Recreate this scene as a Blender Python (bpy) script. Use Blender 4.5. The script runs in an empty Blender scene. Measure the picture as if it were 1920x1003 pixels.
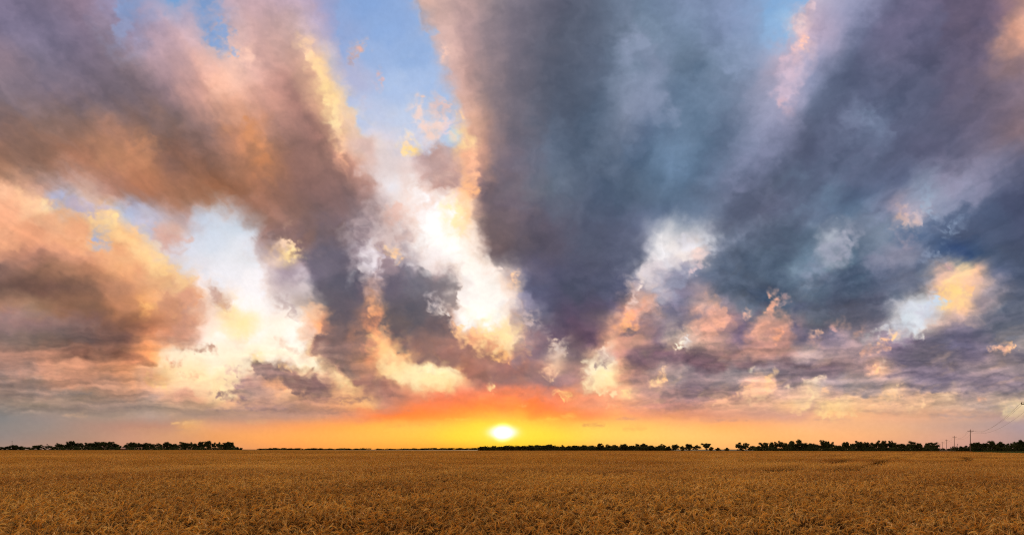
import bpy, bmesh, math, random
import numpy as np
from mathutils import Vector, Matrix
random.seed(7)
SC = bpy.context.scene
COL = SC.collection
rad = math.radians

# ---------------------------------------------------------------- camera, sky light, sun, exposure
EYE = 2.10                      # metres above the soil
cam_d = bpy.data.cameras.new("camera"); cam = bpy.data.objects.new("camera", cam_d); COL.objects.link(cam)
cam_d.sensor_width = 36.0; cam_d.lens = 18.0; cam_d.shift_y = 340.5/1920.0
cam_d.clip_start = 0.1; cam_d.clip_end = 300000.0
cam.location = (0, 0, EYE); cam.rotation_euler = (rad(90), 0, 0)
SC.camera = cam

SUN_EL, SUN_AZ = rad(1.9), math.atan((943-960)/960.0)       # low in the west, a hair left of straight ahead
world = bpy.data.worlds.new("World"); SC.world = world; world.use_nodes = True
wn = world.node_tree.nodes; wl = world.node_tree.links
bg = wn["Background"]; st = wn.new("ShaderNodeTexSky"); st.sky_type = 'NISHITA'; st.sun_disc = False
st.sun_elevation = SUN_EL; st.sun_rotation = SUN_AZ; st.air_density = 1.2; st.dust_density = 2.0
wl.new(st.outputs[0], bg.inputs[0]); bg.inputs[1].default_value = 0.05
sun_d = bpy.data.lights.new("sun", 'SUN'); sun_d.energy = 5.0; sun_d.angle = rad(0.5); sun_d.color = (1.0, 0.74, 0.46)
sun = bpy.data.objects.new("sun", sun_d); COL.objects.link(sun)
sdir = Vector((math.sin(SUN_AZ)*math.cos(SUN_EL), math.cos(SUN_AZ)*math.cos(SUN_EL), math.sin(SUN_EL)))
sun.rotation_euler = (-sdir).to_track_quat('-Z', 'Y').to_euler(); sun.location = (0, 0, 50)
SC.view_settings.view_transform = 'Standard'; SC.view_settings.look = 'None'
SC.view_settings.exposure = 0.0; SC.view_settings.gamma = 1.0
SC.cycles.filter_width = 1.1; SC.cycles.use_denoising = False
SC.cycles.max_bounces = 6; SC.cycles.diffuse_bounces = 3; SC.cycles.transmission_bounces = 3; SC.cycles.transparent_max_bounces = 8

# ---------------------------------------------------------------- helpers
def new_mesh(name, V, F, mats, smooth=False, midx=None):
    me = bpy.data.meshes.new(name)
    V = np.asarray(V, np.float32); n = len(V)
    if isinstance(F, np.ndarray):
        k = F.shape[1]; me.vertices.add(n); me.vertices.foreach_set('co', V.ravel())
        me.loops.add(F.size); me.loops.foreach_set('vertex_index', F.ravel().astype(np.int32))
        me.polygons.add(len(F)); me.polygons.foreach_set('loop_start', np.arange(0, F.size, k, dtype=np.int32))
        me.polygons.foreach_set('loop_total', np.full(len(F), k, np.int32))
    else:
        me.from_pydata(V.tolist(), [], F)
    for m in (mats if isinstance(mats, (list, tuple)) else [mats]): me.materials.append(m)
    if midx is not None: me.polygons.foreach_set('material_index', np.asarray(midx, np.int32))
    if smooth: me.polygons.foreach_set('use_smooth', np.ones(len(me.polygons), bool))
    me.update(calc_edges=True); me.validate()
    return me
def obj(name, me, parent=None, loc=None):
    o = bpy.data.objects.new(name, me); COL.objects.link(o)
    if parent: o.parent = parent
    if loc is not None: o.location = loc
    return o
def tag(o, label=None, cat=None, group=None, kind=None):
    if label: o['label'] = label
    if cat: o['category'] = cat
    if group: o['group'] = group
    if kind: o['kind'] = kind
    return o
class MB:
    def __init__(s): s.v = []; s.f = []
    def tube(s, pts, rs, n=6, cap=True):
        b0 = len(s.v); pts = [Vector(p) for p in pts]
        for i, p in enumerate(pts):
            d = (pts[min(i+1, len(pts)-1)]-pts[max(i-1, 0)]).normalized()
            a = d.cross(Vector((0, 0, 1)));  a = a.normalized() if a.length > .05 else Vector((1, 0, 0)); b = d.cross(a).normalized()
            for k in range(n):
                t = 2*math.pi*k/n; s.v.append(p+(a*math.cos(t)+b*math.sin(t))*rs[i])
        for i in range(len(pts)-1):
            for k in range(n):
                q = b0+i*n; s.f.append((q+k, q+(k+1) % n, q+n+(k+1) % n, q+n+k))
        if cap:
            s.f.append(tuple(b0+k for k in range(n))[::-1]); s.f.append(tuple(b0+(len(pts)-1)*n+k for k in range(n)))
        return s
    def box(s, c, d, rz=0):
        b0 = len(s.v); ca, sa = math.cos(rz), math.sin(rz)
        for x in (-.5, .5):
            for y in (-.5, .5):
                for z in (-.5, .5):
                    s.v.append((c[0]+x*d[0]*ca-y*d[1]*sa, c[1]+x*d[0]*sa+y*d[1]*ca, c[2]+z*d[2]))
        for f in ((0, 1, 3, 2), (4, 6, 7, 5), (0, 4, 5, 1), (2, 3, 7, 6), (0, 2, 6, 4), (1, 5, 7, 3)): s.f.append(tuple(b0+k for k in f))
        return s
    def obj(s, name, m, parent=None, smooth=False):
        return obj(name, new_mesh(name, np.array([tuple(v) for v in s.v]), s.f, m, smooth), parent)
def material(name, c, rough=.8, var=.25, scale=3.0, trans=0.0, c2=None, spec=.2, bump=0):
    """matt procedural material: two colours mixed by noise in space, optional leaf translucency"""
    m = bpy.data.materials.new(name); m.use_nodes = True; nt = m.node_tree; N = nt.nodes; L = nt.links
    p = N["Principled BSDF"]; p.inputs["Roughness"].default_value = rough; p.inputs["Specular IOR Level"].default_value = spec
    g = N.new("ShaderNodeNewGeometry"); no = N.new("ShaderNodeTexNoise"); no.inputs["Scale"].default_value = scale; no.inputs["Detail"].default_value = 4
    L.new(g.outputs["Position"], no.inputs["Vector"])
    r = N.new("ShaderNodeValToRGB"); L.new(no.outputs[0], r.inputs[0])
    c2 = c2 or tuple(x*(1-var) for x in c)
    r.color_ramp.elements[0].position = .32; r.color_ramp.elements[0].color = (*c2, 1)
    r.color_ramp.elements[1].position = .68; r.color_ramp.elements[1].color = (*c, 1)
    L.new(r.outputs[0], p.inputs["Base Color"])
    if bump:
        b = N.new("ShaderNodeBump"); b.inputs["Strength"].default_value = bump; b.inputs["Distance"].default_value = .1
        L.new(no.outputs[0], b.inputs["Height"]); L.new(b.outputs[0], p.inputs["Normal"])
    if trans:
        t = N.new("ShaderNodeBsdfTranslucent"); L.new(r.outputs[0], t.inputs[0]); mx = N.new("ShaderNodeMixShader"); mx.inputs[0].default_value = trans
        L.new(p.outputs[0], mx.inputs[1]); L.new(t.outputs[0], mx.inputs[2]); L.new(mx.outputs[0], N["Material Output"].inputs[0])
    return m
# ---------------------------------------------------------------- the evening sky (numbers)
# The sky is described on a chart of the western horizon: x runs along the horizon
# (960 = due west, 960 units = 45 degrees), y runs down from the zenith side (842 = eye level).
def hexc(h):
    h = h.lstrip('#'); return [int(h[i:i+2], 16)/255.0 for i in (0, 2, 4)]
def lin(c):
    c = np.asarray(c, float); return np.where(c <= 0.04045, c/12.92, ((c+0.055)/1.055)**2.4)

def _hash(ix, iy, seed):
    h = (ix.astype(np.int64)*374761393 + iy.astype(np.int64)*668265263 + seed*1274126177) & 0x7fffffff
    h = (h ^ (h >> 13))*1274126177 & 0x7fffffff
    h = (h ^ (h >> 16))*668265263 & 0x7fffffff
    return (h ^ (h >> 15)) & 0xffff
def perlin(x, y, seed=0):
    x0 = np.floor(x); y0 = np.floor(y); fx = x-x0; fy = y-y0
    sx = fx*fx*fx*(fx*(fx*6-15)+10); sy = fy*fy*fy*(fy*(fy*6-15)+10)
    def g(dx, dy):
        a = _hash(x0+dx, y0+dy, seed)*(2*math.pi/65536.0)
        return np.cos(a)*(fx-dx) + np.sin(a)*(fy-dy)
    a = g(0, 0); b = g(1, 0); c = g(0, 1); d = g(1, 1)
    return ((a+(b-a)*sx)*(1-sy) + (c+(d-c)*sx)*sy)*1.5
def fbm(x, y, octs=5, seed=0, gain=0.5, lac=2.03):
    s = 0; a = 1.0; t = 0
    for o in range(octs):
        s = s + a*perlin(x, y, seed+o*17); t += a; a *= gain
        x, y = (x*0.8-y*0.6)*lac+3.1, (x*0.6+y*0.8)*lac+1.7
    return s/t*1.6
def ridged(x, y, octs=5, seed=0, gain=0.5):
    s = 0; a = 1.0; t = 0
    for o in range(octs):
        s = s + a*(1-2.2*np.abs(perlin(x, y, seed+o*13))); t += a; a *= gain
        x, y = (x*0.8-y*0.6)*2.05+3.1, (x*0.6+y*0.8)*2.05+1.7
    return s/t
def sstep(a, b, x):
    t = np.clip((x-a)/(b-a), 0, 1); return t*t*(3-2*t)

# light met at places of the chart: row y, then (x, colour)
SKY_ROWS = {
 0: "0 78708e,80 7d7088,160 8a7084,215 8088b4,240 7a9ac8,270 a0a0c4,310 88a0cc,330 6f9ccf,350 a8a0c0,385 7098cc,410 c8a8b8,450 d0acb4,480 c8a8b4,560 b8a0b8,600 a8a0c4,640 809cce,720 86a6d8,760 94a8d4,790 d8b4a8,840 c0a09c,880 b59795,930 8c8088,960 7c7482,1040 585a6e,1120 5f6a80,1200 6f84a0,1280 7b8cae,1360 8a9abe,1430 84a8d4,1490 7cacdc,1525 c0b8cc,1560 b0b0cc,1600 97a0c2,1680 7c7898,1760 675f7c,1840 6f6484,1890 a07888,1920 d09880",
 60: "0 6e6884,80 77708c,160 80708a,200 7f7890,240 8e8ab0,280 b09cb4,320 c4a4b4,370 c8a8b8,400 7e9cce,440 e0b8b4,480 dcb2ae,560 caa6a4,600 b4a4bc,640 8fa6d4,720 8cacdc,770 90aedc,820 d0aca6,880 a88d90,960 716a7a,1040 545a6c,1120 626c82,1200 74879f,1280 7088a4,1360 8a98bc,1440 88b0da,1475 94b4dc,1505 e0b8bc,1530 c4a8bc,1600 7d86a8,1680 86789a,1760 635e7a,1840 6a5c76,1875 a07c84,1900 dca080,1920 f0b088",
 120: "0 a08590,80 6f6a80,160 786c82,240 84747e,320 b8949a,370 e0b0a4,400 eebfae,425 fcc8a8,480 d8a89c,560 c8988a,585 e8b894,610 ffd8a0,650 b8acc8,720 9cb6e0,800 9cb4de,835 d8b0a8,880 b4928e,960 7a7280,1040 555c70,1120 606c84,1200 6f849e,1240 8494b0,1280 62788f,1360 74859f,1440 a8a8c4,1490 c8b4c6,1520 9ca0c0,1600 586682,1680 6c6884,1760 585c78,1840 6a5f7a,1890 b88878,1920 c8968a",
 180: "0 7a6d7a,80 70667a,160 6e6272,240 74646c,320 8a7078,370 c8988c,400 e8b090,440 dca890,480 c4907e,560 b88476,590 e8b890,615 fcd890,645 dcccb8,700 b8c4e0,740 b4c6e4,790 b8c8e4,835 a8bce0,862 dab0a0,880 b4928c,960 746c78,1040 525c70,1120 5a6a82,1180 8c96b0,1220 8490ac,1280 5f7794,1360 6a7c98,1440 989cb8,1480 aca0b8,1520 707c9a,1600 54627e,1680 5f6480,1760 575c78,1840 5f5a74,1920 ab8a90",
 240: "0 8a6a60,80 7a6258,160 8a6a5c,200 b0806a,240 a87a60,320 7a645f,400 856a68,440 c88c64,480 d09060,520 a07868,560 98726a,600 b88474,625 f0c090,645 e8c098,720 d0d0dc,780 c0c8dc,810 dcc8c0,845 b0c0dc,880 f2c098,905 c89c84,930 9c8080,960 6c6672,1040 58647a,1120 4f6078,1170 6c7890,1220 7080a0,1280 6d84a0,1360 5a6c88,1440 848aa8,1480 7c7c98,1520 525a74,1580 545c78,1620 7f8fb0,1650 7484a4,1680 5a5f7c,1760 565a74,1840 6a6278,1920 94706c",
 300: "0 a87450,80 8c6650,160 b88060,200 cc9068,240 c88c62,285 c4885c,320 92685a,400 966c58,450 b07c58,480 c08658,520 b07c5c,560 926a60,620 a07868,650 c8947c,720 d8c8cc,760 e0ccc8,800 b8908c,840 c09890,880 f0b488,910 b88c7c,935 88747a,960 746878,1040 5e6c84,1120 4f6078,1200 566c88,1280 6280a0,1360 5c6c88,1440 6c7694,1520 4c546e,1600 5c6884,1680 545a76,1760 74708c,1840 787898,1920 5c5a70",
 360: "0 fcc090,40 f0b488,80 d8ac9c,110 bcb0c4,160 c4a89c,200 b88870,240 a07058,320 a8704e,400 b07850,480 a87458,560 926a60,640 8c6a66,680 a88078,720 d8d4dc,760 dcc0b8,800 b89490,840 e8cab8,880 f8c890,900 a88078,920 6f5f68,960 6a606a,1040 5c6676,1120 54627c,1200 54667e,1280 5c7490,1360 5c6480,1440 50586e,1520 6a84a0,1560 6c84a0,1600 485a78,1680 6a7090,1710 8c98b0,1740 a4b8d0,1770 9490ac,1800 8088a4,1840 505c7a,1920 444c66",
 400: "0 f0ac7c,60 fcc494,120 e8c0a0,160 c8b4c0,200 ffdc98,240 a8b0cc,300 b8a4a8,360 c0a09c,400 c8ccd8,440 b89c94,500 9c7464,560 8c6a60,640 7c6468,700 947a7c,740 d0b8b4,780 f0e0e0,820 fff8f4,855 ffe4a0,880 f8d4a8,905 8f7470,960 64586a,1040 5a5c70,1120 565e76,1200 5c6884,1280 6c809c,1360 5c6884,1440 545870,1520 7488a4,1600 58708c,1660 8088a8,1690 e0bcc0,1710 c8b4c0,1760 687898,1840 485878,1920 484f6a",
 430: "0 e0a070,80 f0b080,160 f0b880,185 b8b4cc,210 ffd890,250 f8cc8c,280 b0b4cc,320 d0a894,360 c0b4bc,400 c8d4e4,450 ccd0dc,490 a07870,560 846868,640 746470,690 8c7880,720 a88c8c,760 c8a8a0,800 fffcfa,850 fff0d0,885 f8e0c8,908 907470,960 605460,1040 585468,1120 545a72,1200 646c88,1250 c0c4cc,1300 d0d0d4,1340 8890a4,1380 546078,1440 505a70,1520 60748c,1560 a0a8b8,1600 607088,1680 7888a0,1760 506080,1840 485470,1920 4a5068",
 480: "0 b88870,80 b48068,160 e0a078,240 f8c080,280 ffd890,320 d8d0d8,400 d8dce8,450 e4e4ec,490 c0acb0,520 e8c8a8,540 f4d890,565 9a8084,640 6c6474,675 a498a0,695 e8dce0,720 b89c9c,760 9c8084,785 c8b4b8,815 fff4f4,850 fff8f4,890 fff4e8,915 98807c,940 6c5c64,960 5a5664,1040 545064,1120 565a70,1170 606680,1200 9498ac,1240 e4e0e4,1280 c8c0cc,1310 e0ccc8,1340 606c84,1380 485468,1440 48586c,1520 7088a0,1560 98a0b0,1600 5a7088,1680 7c8098,1760 687490,1840 4a5a74,1920 465068",
 510: "0 84645a,80 80604c,160 a87858,240 f0b070,290 f8c888,340 e8c090,380 f0e0e0,430 e8e8f0,480 f0e8ec,510 d0bcc0,545 a08c94,570 c8b8c0,590 74687a,640 686272,690 b49ca0,715 88707a,740 70687c,770 888090,810 b8a4a8,845 806c78,880 fffaf8,930 f8ece4,960 e8d0c4,985 7c7890,1040 505068,1120 505468,1170 747890,1210 d0c8cc,1240 c0b4bc,1290 8c8ca4,1340 5c6880,1400 485468,1460 586c80,1520 70849c,1560 6c8094,1600 506880,1680 68708c,1730 748098,1770 e0b8a0,1800 ffe0a0,1830 f0c098,1870 68708c,1920 48546e",
 540: "0 70564c,80 6c5048,160 7c5c4c,240 c08860,280 e8b070,320 c89878,350 dca880,380 f8e4d8,400 d0bcb4,440 fff0e8,480 fff4f0,520 d0c0c4,545 b4a4ac,570 e0d0d0,600 6c6674,640 605c6c,680 907880,695 d8a480,720 6c6070,760 686478,800 6a6474,840 8c7c84,870 d8ccd0,890 fffaf4,920 fffdf8,960 dcc0b0,990 6c7090,1040 4c5068,1120 4c5068,1160 60607c,1200 a094a0,1240 a89ca8,1280 807c98,1310 a08c94,1360 545e74,1440 48546a,1520 5c6e88,1600 4c5c74,1680 5c6a84,1740 9c9498,1765 f0c8a8,1790 ffd890,1820 f0c8a0,1860 8c8490,1920 505a74",
 570: "0 9c7868,60 a08068,120 846250,180 80604e,240 a87450,270 f8b868,300 d09870,340 b88a78,370 e4b898,400 e8ccb8,425 c8ac94,440 ffe8b0,480 fff8f0,530 e0d4d4,560 b8a8a8,590 c4b0a8,620 6a6470,660 60586a,690 b88870,705 f0b478,725 706470,760 5c5a6c,800 606074,835 807480,850 f0e0dc,880 fffaf0,920 fffef4,955 f4e0d0,980 8c84a0,1010 6c6c90,1040 50506c,1120 504c68,1150 686080,1180 b48880,1210 d8a890,1250 7c7898,1280 747090,1320 e0b0a0,1350 a890a0,1390 606880,1440 4c5870,1500 606c84,1540 50607c,1600 484e66,1650 606884,1690 b0b4c4,1730 d4d8e0,1750 c8d0dc,1775 ffdc98,1800 f8c890,1830 a89498,1880 5c6680,1920 545c78",
 600: "0 9c7c80,80 8c7074,160 7a5c58,240 8c6450,290 b87c58,320 b8886c,350 c89478,375 e0b498,400 f8ddc8,440 ffe8a0,465 ffeeb0,490 fff4e0,560 f8e4d0,590 e8b890,610 c89078,630 685c6c,660 685c6c,700 b08878,720 6a5c66,760 5c5868,800 5e5868,830 746470,850 b89898,880 fff4dc,920 fff4c0,940 ffe8b0,960 e8c898,1000 787088,1040 5a5470,1080 604c6c,1120 6a5c70,1150 8c7078,1180 c89484,1210 907480,1250 807890,1280 706880,1310 c89888,1340 b88c84,1370 8c7080,1400 68607c,1430 c89888,1450 a88480,1490 74687c,1520 545a70,1600 504f66,1650 6c6c88,1680 a0a4b8,1720 c8d0dc,1760 b8a4a4,1800 a08c98,1840 5c607c,1920 565c78",
 640: "0 847070,80 786864,160 745c5c,240 845e54,280 d89868,330 c89880,360 d8b0a0,385 ffe8d0,450 fff0c8,520 fff8e4,560 fff8e4,578 e8b890,600 8c7478,640 8c7070,670 b8806c,700 f0b070,715 ffe0a0,740 a8766c,780 806668,820 906c68,850 a87c74,870 a07a74,900 b08478,930 d89878,950 ffdc90,970 ffe8b0,985 f0c0a8,1000 a88088,1020 80687c,1060 907c88,1080 705c70,1110 785f78,1130 c8988c,1150 e8b898,1160 c89488,1200 9c7878,1240 746078,1262 b8a4a0,1285 c8aca4,1320 c09890,1360 9c7c84,1400 78647c,1440 a88080,1480 b88c88,1510 645f7c,1540 907c94,1560 746c8c,1600 a890a0,1640 9c8898,1680 847498,1720 6c6484,1760 585874,1800 58587c,1860 706880,1900 9c8c94,1920 8c8490",
 665: "0 9c7c74,80 a47c6c,160 8c6458,240 a8765c,290 e8a468,320 f8e0b8,400 fff0c8,450 fff0d0,480 ffe8b8,560 fff0d0,590 f0c898,620 887078,650 846c6c,680 c09068,700 f0b870,725 ffe498,755 d8a070,790 a07868,850 906860,880 987068,910 a87c70,925 a8786c,945 e8b884,960 b88880,990 947484,1020 806c80,1045 d8c0b0,1060 8c7884,1090 8c7480,1115 d0b098,1130 ffe8c0,1150 c09898,1160 c89488,1190 846878,1220 74606c,1250 705c70,1280 70586c,1320 705c68,1360 7c6068,1400 a07c78,1440 a07c78,1480 8c6c74,1500 b8a0a8,1520 a894a0,1560 9c8490,1600 907c8c,1640 9c8490,1680 706484,1720 58546c,1780 545068,1840 605874,1880 8c7c88,1920 68647c",
 690: "0 8c7c80,60 947c78,120 a4806c,180 c08c6c,230 e0a070,280 f0b888,310 ffd898,340 ffe8b8,400 ffecb8,440 ffe8b4,480 a08888,510 98808a,540 a8888c,565 ffe4ac,600 ffe8b4,630 d8a890,660 907880,690 c09078,710 f8c080,740 fff0b0,780 fff0b0,840 fff0b0,868 c8906c,900 9c7070,960 906c70,1010 a07878,1035 d8b49c,1060 9c8080,1090 a88484,1112 f8e0b0,1145 fff0b0,1160 e8b890,1200 785c68,1240 a08488,1280 90808c,1320 78647a,1360 8c7c88,1400 8c7c8c,1440 8c8090,1480 84748a,1520 7c6c80,1550 705c70,1580 806c78,1620 907880,1635 c89c88,1655 d0a890,1680 80708a,1720 68607c,1780 7c7088,1840 887888,1920 807484",
 715: "0 807478,80 907c78,160 a88474,230 b08c74,280 e8b898,310 f8cc90,340 ffe0a8,400 ffe4a8,440 d0a898,480 b89090,520 d0a080,560 907c80,600 a88880,625 b89080,650 f8d890,672 b0887c,700 a08078,740 d09878,780 ffe8a0,840 ffe8a0,862 f0b080,900 c08074,960 a07474,1020 947078,1060 a88084,1090 b88c84,1112 ffe4a8,1145 ffe8a0,1160 e8b088,1200 b08880,1240 a88880,1260 8c7c88,1300 847080,1340 8c7884,1380 94808a,1420 e0b098,1440 e4b498,1470 807080,1500 84747c,1530 d0b8a8,1560 98889a,1600 8c8088,1640 887884,1680 a89090,1720 786c84,1800 786c84,1860 746880,1920 80748a",
 737: "0 887a78,80 907c78,160 9c8478,230 a88878,280 b89c98,310 e0b090,340 d8a890,380 e8b490,410 f0c890,440 d8b098,460 b09490,500 b8948c,540 e8b890,570 c09480,600 a8887c,630 d8a880,652 ffd488,680 c8987c,720 b08078,760 d89878,790 e8a070,830 e88c60,870 f49068,910 fa8f5c,960 fa8f5c,1000 f49068,1040 e08c70,1070 f0a070,1100 d89478,1130 f0b080,1160 f0b088,1175 f8c890,1200 c0948a,1260 9c7c80,1300 80687a,1340 8c7078,1380 a88488,1400 d0a490,1430 dcac90,1470 c8a498,1510 e4c09c,1530 d8b898,1560 b89890,1600 9c8c8c,1640 a89088,1670 d8b898,1700 c8a490,1740 c0a090,1780 d0b098,1800 b0989a,1860 a08c94,1920 8c8088",
 760: "0 8c807e,80 908078,160 948078,230 a08880,280 ac9488,340 b89884,380 b89880,440 c8a084,480 b89080,540 b88f7c,600 c09078,660 e0a070,690 f0b878,720 c88c74,760 e88c60,800 f88850,850 ff8c48,900 ff9444,960 ff9c44,1000 ff8c48,1040 f88c54,1080 f09868,1120 f0a078,1160 f8a878,1200 e0a080,1260 c08c80,1300 b8887c,1340 c89884,1400 d0a088,1440 d0a48c,1480 e8b88c,1500 f0c898,1520 c8a490,1550 ecc490,1570 f0c890,1600 e8bc90,1640 e8b890,1680 c09c88,1720 d8b090,1760 c0a08c,1820 b09890,1860 a8948c,1890 d0b898,1920 d8c0a0",
 782: "0 84807f,80 968680,160 a48c7e,230 ac907f,280 b4988a,340 b8967e,400 b8927c,470 c0947c,540 c8967c,600 d89c78,660 e89868,700 f89050,760 ff9040,820 ff9c40,880 ffb040,943 ffc048,1000 ffa840,1060 ffa048,1110 ff9c58,1160 ffb068,1200 f8a870,1260 f0a470,1320 e8a078,1380 e0a07c,1440 d8a084,1500 dca488,1540 f0b484,1600 f4b884,1660 ecb088,1740 dca888,1820 c8a08c,1880 b89890,1920 c0a090",
 795: "0 8c8480,80 9a8a82,160 ac8c7c,240 b88c78,320 c09078,350 e0a870,400 dca078,480 e09c70,560 f0a064,640 ffa858,700 ffb050,780 ffb850,850 ffc048,900 ffd840,1000 ffc848,1060 ffb850,1120 ffc460,1200 ffc068,1280 ffb870,1360 ffb06c,1440 f8b078,1520 f8b884,1600 f0b484,1680 e8b088,1760 d0a48c,1840 bc9c90,1920 b09898",
 818: "0 948680,160 b08c78,240 c8957a,320 d49c74,400 e8a064,480 f8a860,560 ffac58,640 ffb454,720 ffbc50,800 ffc44c,860 ffd840,900 ffe040,1000 ffe040,1040 ffd848,1120 ffd060,1200 ffcc68,1280 ffc870,1360 ffc070,1440 ffb870,1520 ffb878,1600 f8b47c,1680 e8ac80,1760 d8a488,1840 c89c8c,1920 b09490",
 845: "0 a88878,160 c08c74,320 d49470,400 dc986c,480 e8985c,560 f89a50,640 ffa048,720 ffa040,800 ffa038,880 ffa030,940 ffb020,1040 ffa838,1120 ffa850,1200 ffb060,1280 ffb060,1360 ffb068,1440 ffa868,1520 f8a870,1600 f0a478,1680 e0a080,1760 d09884,1840 c09084,1920 b08c84",
}

CH_X0, CH_X1, CH_Y0, CH_Y1 = -400, 2320, -60, 850
def chart_base():
    """smooth light of the sky on a grid of 4 chart units, gamma-coded"""
    xs = np.arange(CH_X0, CH_X1+1, 4.0); ys = np.arange(CH_Y0, CH_Y1+1, 4.0)
    rk = sorted(SKY_ROWS); R = []
    for k in rk:
        pts = [p.split() for p in SKY_ROWS[k].split(',')]
        px = np.array([float(p[0]) for p in pts]); pc = np.array([hexc(p[1]) for p in pts])
        px = np.concatenate([-px[1:6][::-1], px, 3840-px[-7:-1][::-1]]); pc = np.concatenate([pc[1:6][::-1], pc, pc[-7:-1][::-1]])   # it goes on beyond
        row = np.stack([np.interp(xs, px, pc[:, c]) for c in range(3)], 1)
        pad = np.pad(row, ((4, 4), (0, 0)), 'edge')
        R.append(sum(w*pad[4+d:4+d+len(xs)] for d, w in ((-3, .08), (-2, .14), (-1, .18), (0, .2), (1, .18), (2, .14), (3, .08))))
    R = np.array(R); rk = np.array(rk, float)
    m = np.gradient(R, rk, axis=0)
    out = np.empty((len(ys), len(xs), 3))
    for j, y in enumerate(ys):
        yy = min(max(y, rk[0]), rk[-1]); i = min(max(np.searchsorted(rk, yy)-1, 0), len(rk)-2)
        h = rk[i+1]-rk[i]; t = (yy-rk[i])/h
        out[j] = (2*t**3-3*t*t+1)*R[i] + (t**3-2*t*t+t)*h*m[i] + (-2*t**3+3*t*t)*R[i+1] + (t**3-t*t)*h*m[i+1]
    return out
def bil(G, x, y, x0, y0, st):
    fx = np.clip((x-x0)/st, 0, G.shape[1]-1.001); fy = np.clip((y-y0)/st, 0, G.shape[0]-1.001)
    ix = fx.astype(int); iy = fy.astype(int); tx = fx-ix; ty = fy-iy
    if G.ndim == 3: tx = tx[..., None]; ty = ty[..., None]
    return (G[iy, ix]*(1-tx)+G[iy, ix+1]*tx)*(1-ty) + (G[iy+1, ix]*(1-tx)+G[iy+1, ix+1]*tx)*ty

# cloud edges: each entry is one lobe, tear or wisp.
# (outline, colours at points "x y hex,...", softness, raggedness, grain of the raggedness, opacity)
LOBES = []
def lobe(outline, cols, soft=8, rag=10, grain=26, op=1.0, thin=0):
    LOBES.append((outline, cols, soft, rag, grain, op, thin))
# --- upper middle: blue tear between the two great clouds
lobe("632 -60,770 -60,768 0,792 36,818 82,822 110,838 150,846 190,858 214,868 250,872 272,850 276,800 284,770 292,735 280,705 262,668 238,652 190,640 130,632 60",
     "690 0 82a4d8,640 60 8fa6d4,720 60 8aaadc,700 110 98b2de,770 110 90aedc,670 150 b0b4d4,740 160 a8bee4,800 160 a4bce4,690 215 b8c4e2,760 225 bccae6,845 225 a8c0e2,700 265 d4ccd8,790 270 d0d0e0,850 262 b8c8e0", 7, 15, 40, .9)
lobe("655 108,664 92,676 80,688 84,684 96,668 104,660 120", "670 95 eeb8a8", 5, 9, 14, .85)
lobe("706 134,712 134,720 158,712 164", "712 150 dcb8bc", 4, 8, 12, .7)
lobe("676 185,684 182,688 205,680 212", "680 200 ccc0d0", 5, 8, 14, .5)
lobe("772 186,784 180,792 205,808 186,822 180,838 186,846 215,852 240,840 262,812 268,795 256,782 236,784 212", "790 210 ecd0c8,820 200 e0c0bc,815 245 f0cfc0,845 255 dcc8d0", 7, 14, 22, .85)
lobe("758 252,768 250,772 268,784 280,786 292,762 296,748 288,756 272", "766 258 f8dcb8,770 286 ffe490", 4, 8, 14, .95)
lobe("786 296,820 292,858 304,872 330,866 354,830 362,796 352,780 328", "800 312 c09c98,850 312 b8928c,820 345 b48e88", 12, 12, 30, .85)
lobe("852 268,868 240,874 252,890 260,900 300,898 340,882 400,872 428,862 408,872 372,880 330,868 300", "868 262 ffe49c,880 300 f4b890,885 360 f8bc80,878 400 f8c890", 8, 8, 20, .9)
# left cloud: lit right-hand crest
lobe("562 66,572 72,586 96,600 110,608 128,622 156,634 178,638 205,642 235,646 270,648 312,636 300,628 262,612 214,600 170,588 140,570 110",
     "572 84 fcd4a8,598 130 fcd8a0,620 175 ffe09c,630 215 ffe6a4,636 270 fcd09c,642 300 f0b48c", 6, 9, 20, .92)
lobe("592 120,606 132,616 160,608 170,596 150", "606 150 ffe49c", 8, 6, 20, .7)
lobe("650 262,700 256,750 276,786 300,796 340,780 372,764 400,730 404,706 380,690 340,664 300", "680 290 d4b4ac,730 300 dccccc,760 320 e4d0cc,740 350 e0dce4,720 380 dcc8c8,760 380 ecdcd8", 22, 16, 40, .8)
lobe("372 112,420 104,470 96,500 60,520 90,510 150,500 210,470 236,430 226,400 190,380 150", "400 130 e8b8a8,430 150 fcc8ac,480 120 e4b4a4,450 200 ecb494,490 190 d8a48c", 30, 20, 50, .55)
# blue holes in the left cloud's top
lobe("386 -40,420 -40,416 10,402 20,392 34,398 56,406 84,398 92,386 70,378 40,372 10", "400 30 789ccf", 8, 15, 20, .75)
lobe("398 40,420 36,434 60,430 84,440 98,436 108,418 96,402 90,396 70", "415 75 88a4d2,430 100 94a8d4", 5, 15, 14, .85)
lobe("212 -40,262 -40,272 10,268 50,250 74,226 84,208 60,214 20", "240 10 7b9aca,240 60 8c9cc4", 16, 20, 34, .6)
lobe("310 -40,350 -40,352 10,338 20,322 16,312 0", "330 0 6f9ccf", 9, 15, 26, .85)
lobe("440 90,470 88,480 110,466 128,444 122,430 108,420 104,432 100", "450 105 fccdb4", 9, 10, 20, .6)
# glow on the under side of the left cloud
lobe("156 262,190 244,240 240,285 262,300 290,280 312,230 318,180 310,158 290", "170 280 b08060,230 262 c48c64,265 275 e09c68,270 300 dc9c6c,200 300 c08a62", 22, 22, 40, .6)
lobe("450 226,478 228,500 262,514 300,500 326,480 318,462 280", "475 250 d49460,492 270 f0a468,490 310 d08c58", 14, 16, 30, .65)
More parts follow.
